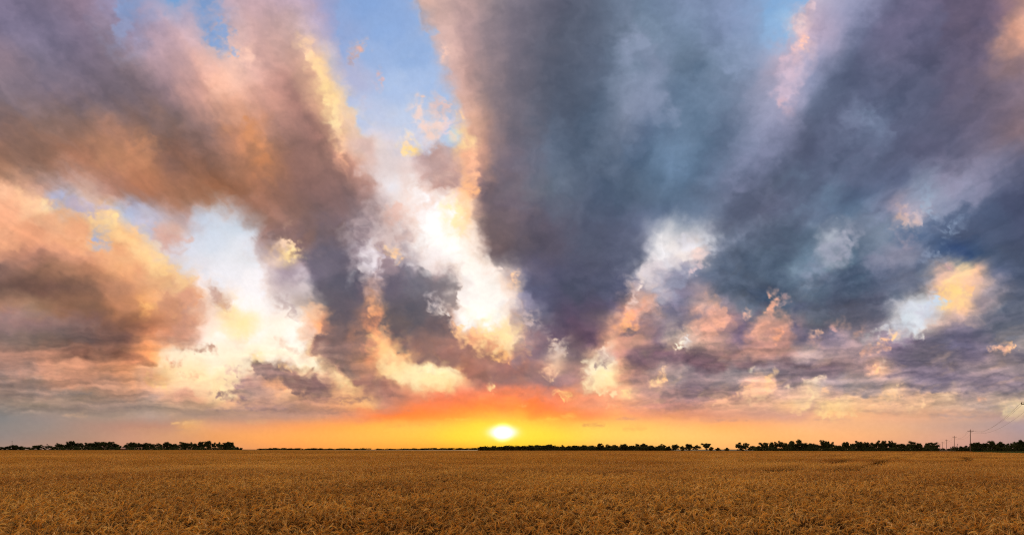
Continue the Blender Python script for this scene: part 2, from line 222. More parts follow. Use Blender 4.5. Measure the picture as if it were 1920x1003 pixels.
# lower edge of the left cloud and the sky under it
lobe("84 372,92 360,112 356,136 362,160 372,196 378,236 384,262 398,300 420,330 440,345 462,318 474,300 468,282 452,262 432,244 424,228 414,222 396,206 388,184 392,170 402,140 398,118 392,104 398",
     "110 372 b8b8d2,135 385 c4b0bc,190 384 c8b4bc,240 396 b4bcd6,270 425 bcb8cc,310 450 d0a89c,330 460 ccb8b8", 8, 10, 24, .85)
lobe("362 404,400 396,440 402,470 420,482 440,474 466,490 500,500 540,480 580,440 590,420 560,396 530,368 520,340 500,322 478,340 462,362 440",
     "400 410 c4d2e6,440 415 c4d0e0,400 450 ccd6e8,450 470 d8dce8,370 490 d8d8e4,420 520 e8e6ee,480 530 f4eef0,450 570 fff4f0", 14, 14, 40, .85)
lobe("290 412,330 420,352 440,356 464,330 468,306 452,282 436", "300 425 dcb09c,330 450 d4a494", 12, 16, 26, .6)
# left middle cumulus: lit tops
lobe("-60 338,0 342,20 346,45 354,60 364,74 372,88 372,98 382,106 392,112 408,120 440,60 470,-60 470",
     "0 350 fcc496,60 372 ffcf9a,90 382 ffe0a4,10 400 f4b284,100 410 f4ba88,60 440 eca878", 4, 7, 16, .8)
lobe("118 412,150 404,172 404,182 398,196 402,206 398,216 404,222 420,232 430,238 440,250 442,262 452,270 464,284 474,290 484,302 476,308 480,312 496,326 500,338 512,352 516,366 530,374 548,378 566,360 590,320 600,290 560,240 500,200 470,160 470,120 440",
     "180 410 ffdc94,212 410 ffe6a0,150 425 f4b482,232 440 ffdc94,262 462 ffe49c,225 470 f0b078,288 490 ffe094,310 500 ffe090,300 530 f0c080,340 525 f4d090,350 560 d8a080,255 510 ecac74,320 570 c4906c", 4, 9, 16, .8)
lobe("182 428,190 440,192 448,204 452,204 468,188 468,176 462,164 458,176 444", "185 450 b4b4cc", 4, 7, 12, .95)
lobe("262 560,282 562,292 574,282 588,268 584", "276 574 ffc870", 8, 10, 18, .7)
# dark flat bases at the left
lobe("-60 536,60 532,130 544,190 548,220 562,160 566,100 556,40 556,-60 560", "0 545 70584e,120 550 7a5a4a,200 556 8a6450", 9, 10, 50, .45)
lobe("-60 622,40 630,120 640,200 650,290 668,300 684,240 684,160 668,80 650,-60 644", "0 634 6e5e60,150 655 74564e,250 672 8c6050,290 678 9a6a50", 8, 8, 50, .5)
lobe("-60 590,40 582,100 590,150 608,190 618,140 614,80 602,0 604", "40 596 a08888", 12, 10, 40, .4)
lobe("330 610,345 580,372 560,385 575,382 600,360 628,352 656,330 652,316 640,300 634", "350 600 b88c80,350 640 b88c78,370 575 c8a090", 8, 12, 22, .6)
# clear yellow air below it
lobe("298 652,330 656,360 662,380 640,400 600,430 640,460 640,520 600,560 600,580 640,610 670,640 700,648 716,620 706,590 694,560 690,520 684,490 676,470 690,450 720,430 752,380 742,330 716,304 700",
     "320 665 fce4bc,320 700 ffdc9c,400 620 fff4e4,400 670 fff2d0,470 620 fff8ec,560 620 fff6ea,520 660 fff2d4,590 670 fff0cc,420 720 ffe6a8,360 710 ffe4a4,630 705 f8dca0,470 670 fff0c8", 14, 10, 30, .75)
lobe("394 536,404 534,412 546,424 562,430 574,424 582,410 576,400 566,392 552", "405 548 c0a098,420 575 c8a48c", 4, 6, 14, .9)
lobe("412 576,432 576,446 596,462 614,470 628,462 640,448 634,440 620,436 604,424 592,408 590", "430 586 ffe8a4,450 612 ffeca8,464 632 ffe8ac", 4, 8, 14, .6)
lobe("436 634,460 640,450 656,440 646", "448 645 f8dcc4", 5, 7, 14, .6)
for _x, _y, _w, _h, _c in ((372, 654, 40, 8, 'bc9c90'), (395, 650, 18, 6, 'b89890'), (325, 680, 16, 4, 'd8a080'), (356, 706, 22, 5, 'e8b890'), (438, 694, 13, 8, 'b8989c'), (446, 720, 22, 7, 'b8949a'), (430, 740, 40, 9, 'a08488'), (448, 752, 16, 5, '94787e'), (528, 646, 10, 5, 'd8b8ac'), (545, 655, 12, 4, 'd8c0b0')):
    lobe("%g %g,%g %g,%g %g,%g %g" % (_x-_w, _y-_h*.3, _x, _y-_h, _x+_w, _y+_h*.5, _x, _y+_h), "%g %g %s" % (_x, _y, _c), 4, 9, 12, .8)
lobe("470 680,486 672,500 684,524 680,542 684,560 692,590 704,620 716,632 730,636 744,600 748,560 742,520 724,506 712,488 704,470 696",
     "480 690 90787c,520 700 907478,560 710 8c6c6c,600 730 8c6c70,630 740 b08878", 5, 10, 18, .9)
lobe("474 664,486 666,492 678,480 682", "482 670 f8dc94", 3, 7, 10, .8)
lobe("520 678,540 684,556 690,548 696,528 690", "540 688 f0cc90", 3, 8, 12, .7)
lobe("500 716,524 712,540 728,530 740,508 730", "520 724 ecb080", 6, 10, 16, .6)
lobe("270 700,298 694,312 704,322 728,300 726,280 720", "295 708 f8d088", 8, 12, 20, .6)
# left cloud's long tail
lobe("476 446,500 436,540 430,620 420,690 416,706 440,694 476,690 510,700 548,712 576,722 604,706 618,698 640,712 664,706 690,660 706,640 702,610 686,584 656,574 640,596 624,608 604,600 576,590 548,580 520,570 490,560 468,544 456,520 446,500 450",
     "560 440 8c6c64,640 430 7a6466,690 440 8c747c,620 480 6c6474,680 470 806c78,600 510 6e6676,650 530 605c6c,690 550 6c6070,640 590 625a6a,700 600 8c6c68,620 640 70606a,670 640 70606a,640 690 7c6868,690 690 a87c68,590 650 8c6c70", 9, 15, 30, .85)
lobe("520 448,536 446,550 456,556 476,548 490,534 480,524 466", "536 460 f0ccac,545 475 fbe39c", 7, 12, 16, .9)
lobe("500 452,520 462,532 484,552 500,574 520,580 546,560 530,536 512,514 490,500 474", "520 480 b8a0a8,550 510 a4929c,572 536 c8b4b8", 12, 20, 20, .5)
lobe("512 556,530 548,540 562,556 572,560 588,548 596,534 580,520 570", "535 570 b8a8b0", 5, 13, 14, .75)
lobe("566 590,588 568,604 580,614 604,610 622,590 632,572 628,568 608", "590 590 f0c49c,606 606 f4b078,580 620 ecc4ac", 6, 12, 18, .8)
lobe("574 640,584 652,606 682,640 704,660 712,640 716,600 696,576 664", "590 672 fce4ac,630 708 fce0a0", 6, 8, 20, .5)
lobe("664 420,680 392,720 378,764 384,786 410,800 450,800 490,776 512,744 506,728 486,712 472,698 480,690 520,672 512,662 470",
     "690 410 c8b0b0,730 400 e0c4bc,770 420 f4e8e8,720 450 e4d0cc,680 480 e8dce0,760 480 d8ccd0,790 470 e8e0e4,682 505 f0e8e8", 14, 20, 26, .62)
lobe("735 380,765 384,770 410,750 424,724 416,722 396", "745 400 d8b0a4,730 412 d4aca0", 8, 16, 20, .6)
lobe("750 434,772 430,784 450,800 440,806 458,790 480,770 500,752 490,758 460", "770 460 b0a0a8,795 455 c8b8bc,765 485 a89aa4", 8, 18, 16, .65)
lobe("716 466,726 462,736 468,746 462,750 480,740 490,720 484", "722 470 fcd8a0,742 470 f8cc9c", 5, 9, 12, .8)
# brown-grey cloud in the middle
lobe("690 478,704 468,720 486,728 520,716 560,722 598,700 612,690 570,694 520", "700 490 e8dce4,706 540 c4a4a0,704 580 e0a87c,700 605 f0b078", 8, 14, 20, .8)
lobe("714 474,724 470,734 492,748 506,766 508,782 512,790 500,804 510,818 524,826 512,846 516,860 524,866 546,860 560,850 580,838 572,822 568,812 574,824 588,838 596,846 612,846 628,880 634,920 640,950 664,990 672,1030 690,1040 720,1000 722,960 718,900 716,868 706,862 692,840 690,806 690,780 684,756 664,738 650,722 624,718 590,712 550,714 510",
     "726 490 a48c94,740 540 6c6272,780 530 74707e,840 535 7c7480,855 560 8c808c,780 580 605c6c,740 610 6c6068,820 610 6c5e6c,800 650 8a6c6c,850 660 9c7470,900 660 a87c70,880 690 a87468,960 690 a47470,1010 700 a07a7c,950 660 b08878", 5, 13, 22, .9)
lobe("800 556,816 562,828 574,842 582,846 606,836 596,820 586,806 572", "815 570 d4c8d0,838 590 f4ece8", 5, 12, 14, .8)
lobe("770 350,800 352,848 364,866 390,846 430,858 452,884 468,908 488,930 500,958 506,964 530,962 560,950 590,948 612,930 628,908 624,890 620,868 618,852 600,858 570,872 560,868 530,856 516,830 508,816 494,800 500,786 490,784 470,792 440,784 410,776 384",
     "800 390 fffafa,830 400 ffffff,812 440 fffdfc,840 460 fffcfa,812 480 f0e8ea,880 500 fff6ee,900 530 fffcf6,930 540 fffaf4,890 580 fffefa,920 600 fffefa,946 530 f4ddd0,870 550 f0e4e6", 17, 17, 30, .88)
lobe("836 382,852 372,866 384,878 410,892 440,884 456,868 440,852 424,842 404", "850 396 fff0b0,862 420 ffeab0,884 445 f4dcc0", 7, 13, 16, .85)
lobe("868 440,888 450,900 478,892 500,872 490,860 466", "880 470 f8ecdf", 8, 18, 18, .5)
lobe("848 622,866 604,884 612,900 620,914 612,934 620,950 608,964 622,984 640,988 664,968 672,940 676,920 664,888 652,862 640", "862 625 f4c890,890 632 f4c488,918 624 ffe498,945 640 ffe8a4,970 640 f8dca8,940 668 f4c07c,980 662 c89c84", 6, 14, 16, .85)
lobe("876 628,890 624,900 640,890 652,878 644", "888 640 d4987c", 5, 9, 14, .6)
lobe("905 632,922 632,934 650,922 662,908 650", "918 648 d09878", 5, 9, 14, .6)
lobe("952 500,966 512,976 540,974 580,984 610,990 640,972 640,960 610,962 570,958 530", "964 520 f4d0b8,970 570 d8bcb4,980 620 c8a8a0", 8, 15, 18, .6)
# yellow opening under it
lobe("694 630,714 628,734 648,756 668,780 688,806 694,858 694,866 706,858 724,842 736,822 728,790 732,768 722,740 722,722 712,700 696,706 676,692 652",
     "712 650 fcd488,740 680 ffe49c,720 700 ffe4a0,780 705 ffeaa8,820 712 ffe8a0,850 705 ffe4a0,840 728 f8d088", 6, 9, 22, .9)
lobe("694 664,720 662,752 672,762 680,730 690,700 688", "720 680 d8a078,750 678 e0ac80", 6, 13, 22, .8)
lobe("660 702,700 700,740 714,756 734,740 746,700 744,670 728", "700 722 a47870,735 735 a8786c", 7, 12, 22, .85)
lobe("760 726,800 730,840 738,900 726,940 728,1000 726,1060 730,1080 744,1030 752,960 748,900 750,840 758,780 752,756 744", "800 742 e09070,900 738 e0845c,1000 738 d88464,1060 740 cc8870", 10, 12, 30, .4)
lobe("640 716,662 722,700 746,692 758,660 752,640 752,620 744", "650 735 e8b484,680 750 e4b080", 7, 13, 18, .6)
for _p, _c in (("915 726,922 720,930 722,926 734,916 732", 'ffd890'), ("1044 734,1054 732,1056 740,1046 742", 'ffc880'), ("1054 742,1068 740,1070 750,1056 750", 'ffc878'), ("976 758,984 756,986 762,978 764", 'ffb060')):
    lobe(_p, "%s %s %s" % (_p.split(',')[0].split()[0], _p.split(',')[0].split()[1], _c), 2.5, 5, 9, .9)
# the great dark cloud's lit left edge
lobe("770 -60,776 0,792 36,820 78,822 100,838 132,844 188,862 214,872 248,886 270,900 262,886 200,876 140,860 80,838 30,824 -60", "790 10 dcb4a4,816 60 d8b4a8,832 100 e4beb0,846 150 d4aca4,862 200 dcb4a8,880 240 e8b89c", 12, 8, 26, .55)
lobe("828 92,836 84,840 104,834 116,826 106", "833 98 f4c8b4", 4, 7, 12, .7)
lobe("858 210,866 208,868 224,860 224", "863 216 ffd49c", 3, 5, 10, .8)
lobe("902 376,930 380,1000 400,1100 420,1190 440,1228 450,1212 480,1190 520,1170 556,1140 580,1110 604,1090 620,1060 612,1020 600,990 570,976 540,960 508,930 500,908 478,894 440", "940 440 6c5c64,1000 440 5a5464,1100 450 545a70,1180 460 5a6078,1000 520 565470,1080 540 4c4f66,1140 540 525670,1060 590 584e6c,1020 580 545474,1120 590 605470", 12, 12, 36, .7)
lobe("1000 604,1040 596,1090 612,1124 616,1130 640,1100 652,1070 652,1040 640,1010 624", "1040 620 5e4e6c,1100 632 5a4860", 10, 14, 26, .6)
lobe("1026 636,1046 634,1062 644,1068 656,1052 664,1044 676,1032 668", "1036 648 f0dccc,1054 650 d8c8c4,1042 668 e0c4b0", 6, 11, 10, .6)
lobe("1018 690,1036 684,1042 700,1030 714,1022 708", "1030 698 ecc4a0", 5, 10, 10, .65)
lobe("990 600,1004 600,1010 620,1000 640,992 620", "998 620 a898a8", 6, 12, 14, .5)
# opening right of the great cloud
lobe("1160 592,1174 570,1192 540,1206 505,1218 478,1230 460,1250 448,1280 444,1310 440,1336 436,1350 440,1342 456,1328 470,1304 468,1296 490,1270 496,1246 506,1226 520,1204 540,1190 566,1172 590",
     "1240 472 ece8ec,1262 460 f4ecea,1285 455 e4e0e8,1330 448 d8d8e0,1280 490 e8dcd8,1225 505 dccfd4,1200 530 e8d4cc,1180 565 e8c8bc,1166 585 e8b8a0", 11, 15, 22, .9)
lobe("1298 474,1312 462,1326 468,1326 484,1312 504,1300 516,1294 506,1304 490", "1308 480 f0d4cc,1306 500 dcc0c4", 4, 11, 12, .7)
lobe("1230 520,1260 500,1290 500,1292 530,1280 560,1250 570,1224 560,1214 540", "1250 530 9ca0b8,1270 550 98a0ba,1240 550 a4a4ba", 12, 14, 24, .5)
lobe("1160 620,1166 596,1186 580,1204 570,1200 590,1190 606,1180 614,1164 626", "1175 605 f8b878,1185 590 f0a878,1198 578 dca090", 5, 12, 14, .75)
lobe("1180 570,1210 562,1246 566,1240 580,1210 590,1190 596", "1200 575 d0a8a0,1230 572 c8a8ac", 9, 15, 16, .55)
lobe("1186 614,1200 620,1196 630,1176 634,1164 628,1170 616", "1180 624 6c5c70", 5, 9, 14, .6)
lobe("1330 556,1336 550,1346 552,1346 562,1352 580,1368 576,1372 590,1360 610,1344 626,1324 634,1300 640,1280 648,1270 640,1290 624,1310 612,1328 602,1338 590,1334 572",
     "1340 560 f8b898,1338 585 e4a894,1345 605 e8ac90,1320 615 e4a894,1300 628 d8b0a4,1280 638 e0cabc,1360 600 c89890", 5, 12, 18, .75)
lobe("1280 600,1310 580,1330 570,1326 592,1306 608,1284 620,1260 636,1250 630", "1300 595 686484,1270 622 6c6080", 12, 10, 26, .6)
lobe("1394 590,1400 582,1412 580,1410 590,1398 600", "1403 588 e4b09c", 4, 9, 12, .7)
lobe("1440 562,1444 552,1456 550,1470 554,1484 562,1478 568,1462 570,1456 580,1444 592,1438 588,1440 576", "1450 560 f0b49c,1446 582 f4b090,1470 560 d0a4a4", 4, 9, 14, .8)
lobe("1400 640,1390 630,1404 612,1424 602,1446 594,1466 580,1480 600,1494 620,1490 650,1450 660,1410 656", "1420 612 dca490,1450 602 c89890,1475 596 e0a894,1450 630 b08480,1480 635 a87c7c,1410 640 a87c78", 7, 12, 22, .7)
lobe("1448 628,1460 618,1470 618,1466 630,1452 640", "1456 630 f4a880", 4, 9, 12, .75)
lobe("1268 650,1272 642,1280 640,1276 648,1264 656", "1272 648 fff4d4", 2, 6, 9, .9)
lobe("1282 632,1290 628,1292 640,1286 648,1280 640", "1287 638 ece0d8", 3, 9, 9, .75)
lobe("1400 596,1440 560,1430 600,1390 640,1370 650,1366 630", "1410 600 645c78,1385 625 68587c", 10, 10, 26, .55)
lobe("1516 640,1520 624,1532 618,1542 620,1538 634,1524 648", "1535 625 e8b8a4,1525 638 c89c98", 4, 9, 12, .75)
lobe("1556 610,1566 602,1582 602,1584 608,1576 616,1568 620,1560 628", "1575 606 e4a890,1566 618 b8909c", 5, 10, 14, .7)
lobe("1600 624,1612 616,1616 622,1604 630", "1608 622 e0a898", 4, 7, 12, .7)
lobe("1610 664,1620 656,1644 650,1664 646,1676 650,1660 660,1640 658,1620 664", "1625 658 e8b098,1650 654 dcaca0", 4, 10, 14, .65)
lobe("1276 664,1300 672,1340 676,1380 672,1440 672,1490 680,1530 690,1500 692,1450 688,1400 688,1370 686,1350 694,1320 696,1300 690,1270 676", "1300 684 684c60,1400 680 6c5460,1340 690 6a5060,1480 684 705c6c", 7, 7, 30, .8)
lobe("1180 660,1220 650,1250 652,1260 664,1240 676,1224 690,1200 704,1180 704,1166 694", "1200 670 6e5468,1230 662 6c5068,1200 695 806268", 7, 9, 26, .7)
lobe("1170 710,1200 700,1240 680,1280 682,1260 700,1220 712,1190 728,1176 724", "1200 715 9c7c84,1240 695 98848c", 8, 9, 20, .5)
lobe("1222 718,1228 708,1240 702,1244 706,1238 714,1228 722", "1232 712 ffdc9c,1240 705 fcc888", 2, 6, 9, .9)
lobe("1240 698,1246 690,1250 694,1244 700", "1245 695 e8c8a0", 2, 5, 8, .8)
lobe("1168 742,1174 732,1182 738,1178 746", "1175 740 ffdc90", 3, 7, 9, .85)
lobe("1280 724,1310 718,1350 730,1340 742,1310 750,1260 750,1230 744,1250 730", "1300 735 7c6478,1330 745 8c6c74,1260 740 907078", 8, 9, 30, .55)
lobe("1410 694,1414 688,1416 694,1412 700", "1413 694 fff0cc", 2, 4, 8, .85)
lobe("1460 690,1500 684,1530 690,1556 690,1590 684,1570 700,1540 708,1510 720,1480 724,1458 722,1448 712", "1480 710 746474,1520 700 6e6072,1560 694 6c5c70", 5, 7, 24, .8)
lobe("1336 756,1350 750,1370 744,1384 742,1380 748,1360 752,1340 760", "1360 750 e8b490", 3, 6, 14, .75)
lobe("1380 734,1388 730,1396 720,1412 720,1426 716,1430 708,1446 700,1456 694,1454 704,1448 714,1456 722,1446 732,1436 744,1424 742,1410 748,1390 746",
     "1395 735 e8b894,1420 725 e4ac94,1440 706 fcc890,1450 699 ffd8a0,1412 722 f8c490,1440 722 f4c490,1425 740 f0c498", 3, 9, 13, .8)
lobe("1400 752,1420 742,1440 742,1432 748,1410 756", "1420 748 f0c498", 3, 8, 12, .6)
lobe("1510 716,1520 712,1536 706,1544 704,1540 710,1526 716", "1530 710 f0d8b8", 2.5, 6, 10, .85)
lobe("1472 726,1478 722,1484 726,1478 730", "1478 726 fce0b8", 2, 5, 8, .8)
lobe("1543 728,1548 722,1554 728,1550 734", "1548 728 fcc890", 2, 5, 8, .85)
lobe("1484 774,1492 768,1504 764,1510 752,1512 740,1522 732,1530 736,1532 744,1522 752,1516 764,1504 770,1496 776", "1520 742 fcdca4,1510 758 f8d098,1494 772 f8c890", 3, 9, 11, .8)
lobe("1530 776,1536 764,1544 758,1560 760,1572 752,1570 746,1588 746,1590 752,1580 760,1600 762,1620 766,1606 778,1570 784,1540 784", "1550 768 ffd494,1580 752 fcd49c,1600 768 f4c48c,1560 778 fccc88", 4, 10, 13, .85)
lobe("1654 748,1660 738,1672 728,1684 722,1690 722,1686 730,1676 738,1694 738,1690 746,1670 748", "1665 742 fcc890,1680 728 e8c8a0,1688 742 f8c494", 3, 9, 11, .8)
lobe("1600 742,1620 740,1650 746,1640 760,1610 758", "1630 748 f0bc90", 6, 10, 18, .5)
lobe("1614 762,1640 756,1680 760,1720 766,1726 756,1732 748,1742 742,1752 740,1740 750,1730 762,1720 772,1680 774,1640 770", "1724 762 f8cc98,1740 746 f0c09c,1680 768 e8b890,1640 764 ecbc90", 4, 9, 14, .6)
lobe("1766 740,1780 738,1792 736,1788 744,1780 750,1772 748", "1780 744 ecc8a4", 3, 8, 10, .75)
lobe("1832 748,1846 746,1844 750,1834 752", "1840 748 f0b494", 2.5, 4, 10, .8)
lobe("1590 690,1600 680,1620 670,1640 668,1636 684,1620 700,1600 708", "1615 690 947c88", 7, 9, 20, .5)
lobe("1624 702,1630 692,1642 688,1654 680,1660 676,1658 686,1650 694,1640 700,1630 706", "1645 694 ffcc90,1632 698 f0bca4,1656 682 c8b0a8", 2.5, 8, 10, .85)
lobe("1590 726,1620 718,1650 724,1656 736,1640 744,1606 746,1590 738", "1620 732 8c7e88,1640 738 94848a", 6, 8, 22, .7)
lobe("1690 716,1740 712,1800 716,1870 722,1930 728,1930 734,1860 736,1790 738,1730 736,1690 730", "1720 724 746a84,1800 728 706680,1900 730 786c80", 6, 8, 34, .65)
lobe("1880 780,1876 770,1890 760,1910 756,1930 750,1980 752,1980 780,1930 784,1900 786", "1895 772 e0c8a0,1925 765 dcc8a4,1910 782 d8bc9c", 3, 8, 14, .85)
lobe("1886 766,1892 760,1906 758,1910 762,1898 768,1890 770", "1898 764 a89a98", 2.5, 4, 11, .85)
# the slanting gap and the yellow lit cloud at the far right
lobe("1616 640,1640 618,1664 610,1690 594,1712 580,1736 572,1748 552,1754 552,1752 570,1762 576,1758 590,1746 600,1740 614,1738 624,1712 628,1690 624,1672 634,1650 626,1632 632",
     "1640 622 b0aebc,1670 616 b8b8c8,1700 606 d0d8e0,1724 608 d8dce4,1730 585 c4c4d4,1755 560 c8d4e4,1750 585 d4dce8,1715 622 d8dce0", 8, 13, 20, .9)
lobe("1748 545,1760 534,1784 524,1800 516,1830 512,1850 518,1870 530,1880 545,1870 570,1850 590,1820 600,1780 606,1744 612,1746 596,1762 588,1768 576,1752 556", "1760 540 e0b0a4,1800 524 f0c0a4,1840 525 d8b4a8,1860 545 b0a0ac,1850 570 a894a0,1790 600 c8aca8,1760 605 ccb4b0,1800 560 f0c89c", 12, 10, 24, .75)
lobe("1750 548,1764 534,1790 528,1812 528,1830 536,1824 546,1816 560,1812 576,1808 590,1796 584,1784 578,1778 570,1764 556", "1780 540 ffdc90,1800 545 ffe48c,1795 570 ffdc94,1820 538 fccc90,1804 584 fcc890", 4, 8, 18, .9)
lobe("1762 578,1768 568,1778 566,1784 572,1776 580", "1772 573 ffdc94", 2.5, 5, 9, .9)
lobe("1750 556,1758 554,1768 560,1780 564,1782 568,1768 568,1762 576,1752 572", "1760 562 c8d4e4", 2.5, 5, 10, .9)
lobe("1646 640,1654 636,1668 630,1676 622,1682 626,1684 630,1670 636,1656 642", "1664 634 fcc898,1676 626 ffd498", 2.5, 7, 10, .9)
lobe("1848 652,1854 646,1880 644,1900 642,1906 648,1902 658,1886 658,1870 654,1856 656", "1870 650 ecb89c,1898 650 fcc894,1880 655 d8a898", 2.5, 8, 10, .9)
lobe("1768 504,1778 496,1782 500,1776 508", "1776 502 d8a8a8", 3, 6, 10, .7)
lobe("1662 690,1676 660,1690 646,1740 634,1800 622,1860 600,1900 586,1980 570,1980 610,1920 636,1860 660,1800 680,1760 688,1720 684,1690 678", "1720 660 58546c,1760 680 504c64,1800 650 545074,1880 610 505a74,1940 600 505a74,1780 676 504c64", 14, 9, 46, .65)
lobe("1650 704,1700 692,1760 694,1800 692,1760 702,1720 708,1680 710", "1720 700 645a78", 8, 8, 30, .55)
# slanting dark bands and pale streaks between them
lobe("1330 548,1324 520,1336 490,1360 464,1400 440,1440 430,1500 436,1508 460,1490 490,1476 520,1440 534,1400 532,1370 544,1350 560", "1360 480 6c7c94,1400 450 70809a,1440 470 586880,1400 510 4e5e76,1460 505 4c5c74,1350 530 5c6880,1480 460 54647c", 20, 14, 46, .8)
lobe("1338 470,1350 450,1380 430,1420 414,1460 410,1470 424,1440 430,1400 440,1370 458,1346 480", "1370 445 9098b0,1430 420 8494ac", 14, 14, 30, .45)
lobe("1376 560,1400 546,1430 556,1430 580,1410 590,1390 580", "1405 566 5c6884", 10, 10, 24, .5)
lobe("1476 570,1500 546,1530 520,1570 500,1620 490,1680 500,1720 496,1730 520,1700 548,1670 570,1640 590,1600 610,1560 606,1530 590,1504 592,1510 620,1500 650,1484 630,1480 600", "1520 545 586880,1600 540 4f5e78,1680 530 5c6680,1600 580 484e68,1640 575 4c506a,1560 595 4a506a,1500 590 4c5474,1500 620 5c587c", 16, 12, 40, .85)
lobe("1530 450,1536 434,1560 426,1580 428,1604 432,1606 460,1590 484,1564 496,1540 510,1530 530,1516 540,1520 500,1536 480", "1550 436 b4bcc8,1585 450 b0b0c0,1560 475 a4a8bc,1535 505 8c94ac,1580 475 a8a8bc", 12, 15, 22, .65)
lobe("1600 486,1640 476,1680 460,1696 440,1712 450,1730 470,1724 500,1700 520,1660 520,1620 510", "1690 455 a498ac,1650 490 8c8ca4,1700 490 8c8ca0,1640 510 747894", 16, 13, 34, .5)
lobe("1690 450,1696 440,1704 436,1702 450,1700 462", "1698 448 c8a8b0", 5, 9, 14, .6)
lobe("1728 484,1740 472,1760 468,1772 476,1766 486,1744 492", "1745 480 98a4bc", 5, 13, 12, .5)
lobe("1770 424,1784 414,1800 408,1806 418,1796 432,1780 438", "1790 422 94a8c4", 6, 13, 12, .55)
lobe("1660 440,1690 420,1716 424,1740 416,1780 430,1776 450,1750 462,1716 460,1690 456", "1740 440 586c90,1770 445 546888", 12, 10, 26, .5)
lobe("1800 440,1850 420,1980 410,1980 500,1920 510,1860 500,1820 480", "1850 470 4a5a76,1920 460 44506c,1940 490 424e68", 24, 12, 50, .5)
lobe("1870 560,1900 540,1980 530,1980 580,1920 590,1870 590", "1930 560 5c6478,1890 575 606880", 18, 12, 40, .5)
# upper right
lobe("1432 -60,1500 -60,1524 0,1506 20,1492 36,1490 56,1484 76,1472 92,1450 96,1436 80,1430 30", "1450 0 80aad8,1500 5 82b0e0,1460 60 8cb2dc,1485 45 98bce0", 7, 9, 26, .85)
lobe("1524 -10,1530 6,1520 40,1518 76,1514 110,1500 150,1484 190,1466 220,1456 200,1450 150,1466 116,1484 88,1490 60,1488 36,1504 22", "1505 40 e4c4c8,1512 20 d8c0cc,1500 80 e8bfc0,1480 130 ccb4c6,1470 170 c4b0c4,1468 210 c4a4b0", 9, 12, 26, .75)
lobe("1500 74,1512 68,1514 86,1502 92", "1506 80 fcc8b4", 3, 8, 10, .7)
lobe("1488 34,1504 22,1512 40,1500 60,1490 56", "1499 42 f0d0cc", 5, 7, 14, .7)
lobe("1724 380,1736 352,1746 350,1752 376,1748 400,1738 410", "1740 375 a4bcd4", 6, 14, 14, .8)
lobe("1676 404,1700 390,1726 396,1740 404,1730 420,1712 430,1690 420", "1700 400 e0bcb8,1725 405 dcc0c0,1694 406 f0c0a4", 6, 15, 16, .7)
lobe("1604 214,1620 206,1640 210,1650 222,1632 232,1612 226", "1628 218 8ca0bc", 9, 12, 18, .6)
lobe("1872 80,1880 50,1900 20,1930 -20,1980 -20,1980 110,1930 112,1890 104", "1900 60 e8a884,1930 40 f4b890,1925 90 e4a886", 26, 10, 50, .7)
# evening deck near the horizon: long flat streaks
for _x, _y, _w, _h, _c, _o in ((350, 792, 34, 3, 'e8b47c', .8), (300, 806, 90, 3, 'c89878', .5), (60, 772, 60, 3, 'b09a90', .4), (140, 778, 26, 2.5, 'd0a888', .6), (480, 790, 20, 2, 'e0b080', .6),
        (600, 772, 70, 7, 'a88070', .5), (660, 788, 60, 4, 'f09860', .5), (500, 764, 60, 6, '94787c', .6), (430, 768, 50, 4, 'a08480', .5), (720, 770, 60, 5, 'e08860', .5),
        (1112, 797, 26, 2.6, 'e0985c', .8), (1190, 804, 24, 1.6, 'eca860', .7), (1030, 786, 20, 2.2, 'ffc850', .7), (1066, 780, 12, 2.5, 'ffc860', .7), (995, 789, 26, 2, 'ffd050', .6),
        (860, 786, 26, 2.5, 'ffc84c', .6), (780, 796, 40, 2, 'f8a850', .6), (740, 798, 16, 2.2, 'f0a450', .6), (920, 776, 12, 2, 'ffb83c', .7), (1180, 785, 26, 3, 'd89878', .5),
        (1360, 788, 50, 3, 'd0987c', .5), (1560, 786, 40, 3, 'd4a488', .5), (1850, 762, 40, 8, '9c8c94', .5), (1800, 780, 60, 5, 'ac9490', .5), (200, 760, 120, 8, '94807c', .5), (90, 738, 90, 7, '84787c', .4),
        (1300, 740, 60, 12, '94787c', .5), (1240, 760, 70, 8, 'b88480', .4), (1480, 742, 50, 8, 'c09890', .4), (1660, 770, 60, 5, 'c09c88', .4), (640, 748, 60, 8, '9c7470', .5)):
    lobe("%g %g,%g %g,%g %g,%g %g,%g %g,%g %g" % (_x-_w, _y, _x-_w*.5, _y-_h, _x+_w*.4, _y-_h, _x+_w, _y-_h*.2, _x+_w*.5, _y+_h*.8, _x-_w*.4, _y+_h), "%g %g %s" % (_x, _y, _c), max(2, _h*.5), _h*1.1, 16, _o, 1)

# broad bands of the great cloud sheet overhead on the right
lobe("1300 440,1380 400,1480 320,1540 220,1600 100,1640 40,1760 0,1780 60,1720 140,1680 220,1640 300,1580 360,1520 420,1440 448,1360 450", "1400 420 545a72,1480 380 505670,1560 260 525a76,1640 180 565e7c,1680 60 6c6c8c,1600 320 505874", 34, 16, 60, .6)
lobe("1600 400,1660 370,1720 320,1740 240,1760 100,1800 30,1870 20,1880 120,1870 240,1820 280,1770 330,1700 380,1650 412", "1680 370 525a74,1760 280 565a76,1800 120 625c78,1840 60 665e7a,1840 240 605c78", 34, 16, 60, .6)
lobe("1690 400,1720 350,1770 320,1840 300,1880 310,1870 350,1840 376,1800 400,1770 420,1730 430", "1740 380 9098b0,1800 340 8c8ca8,1850 325 84829e", 16, 18, 40, .6)
lobe("1780 430,1820 400,1860 360,1920 320,1980 290,1980 470,1900 480,1820 470", "1850 420 4c5876,1920 380 484e6c", 26, 14, 50, .6)
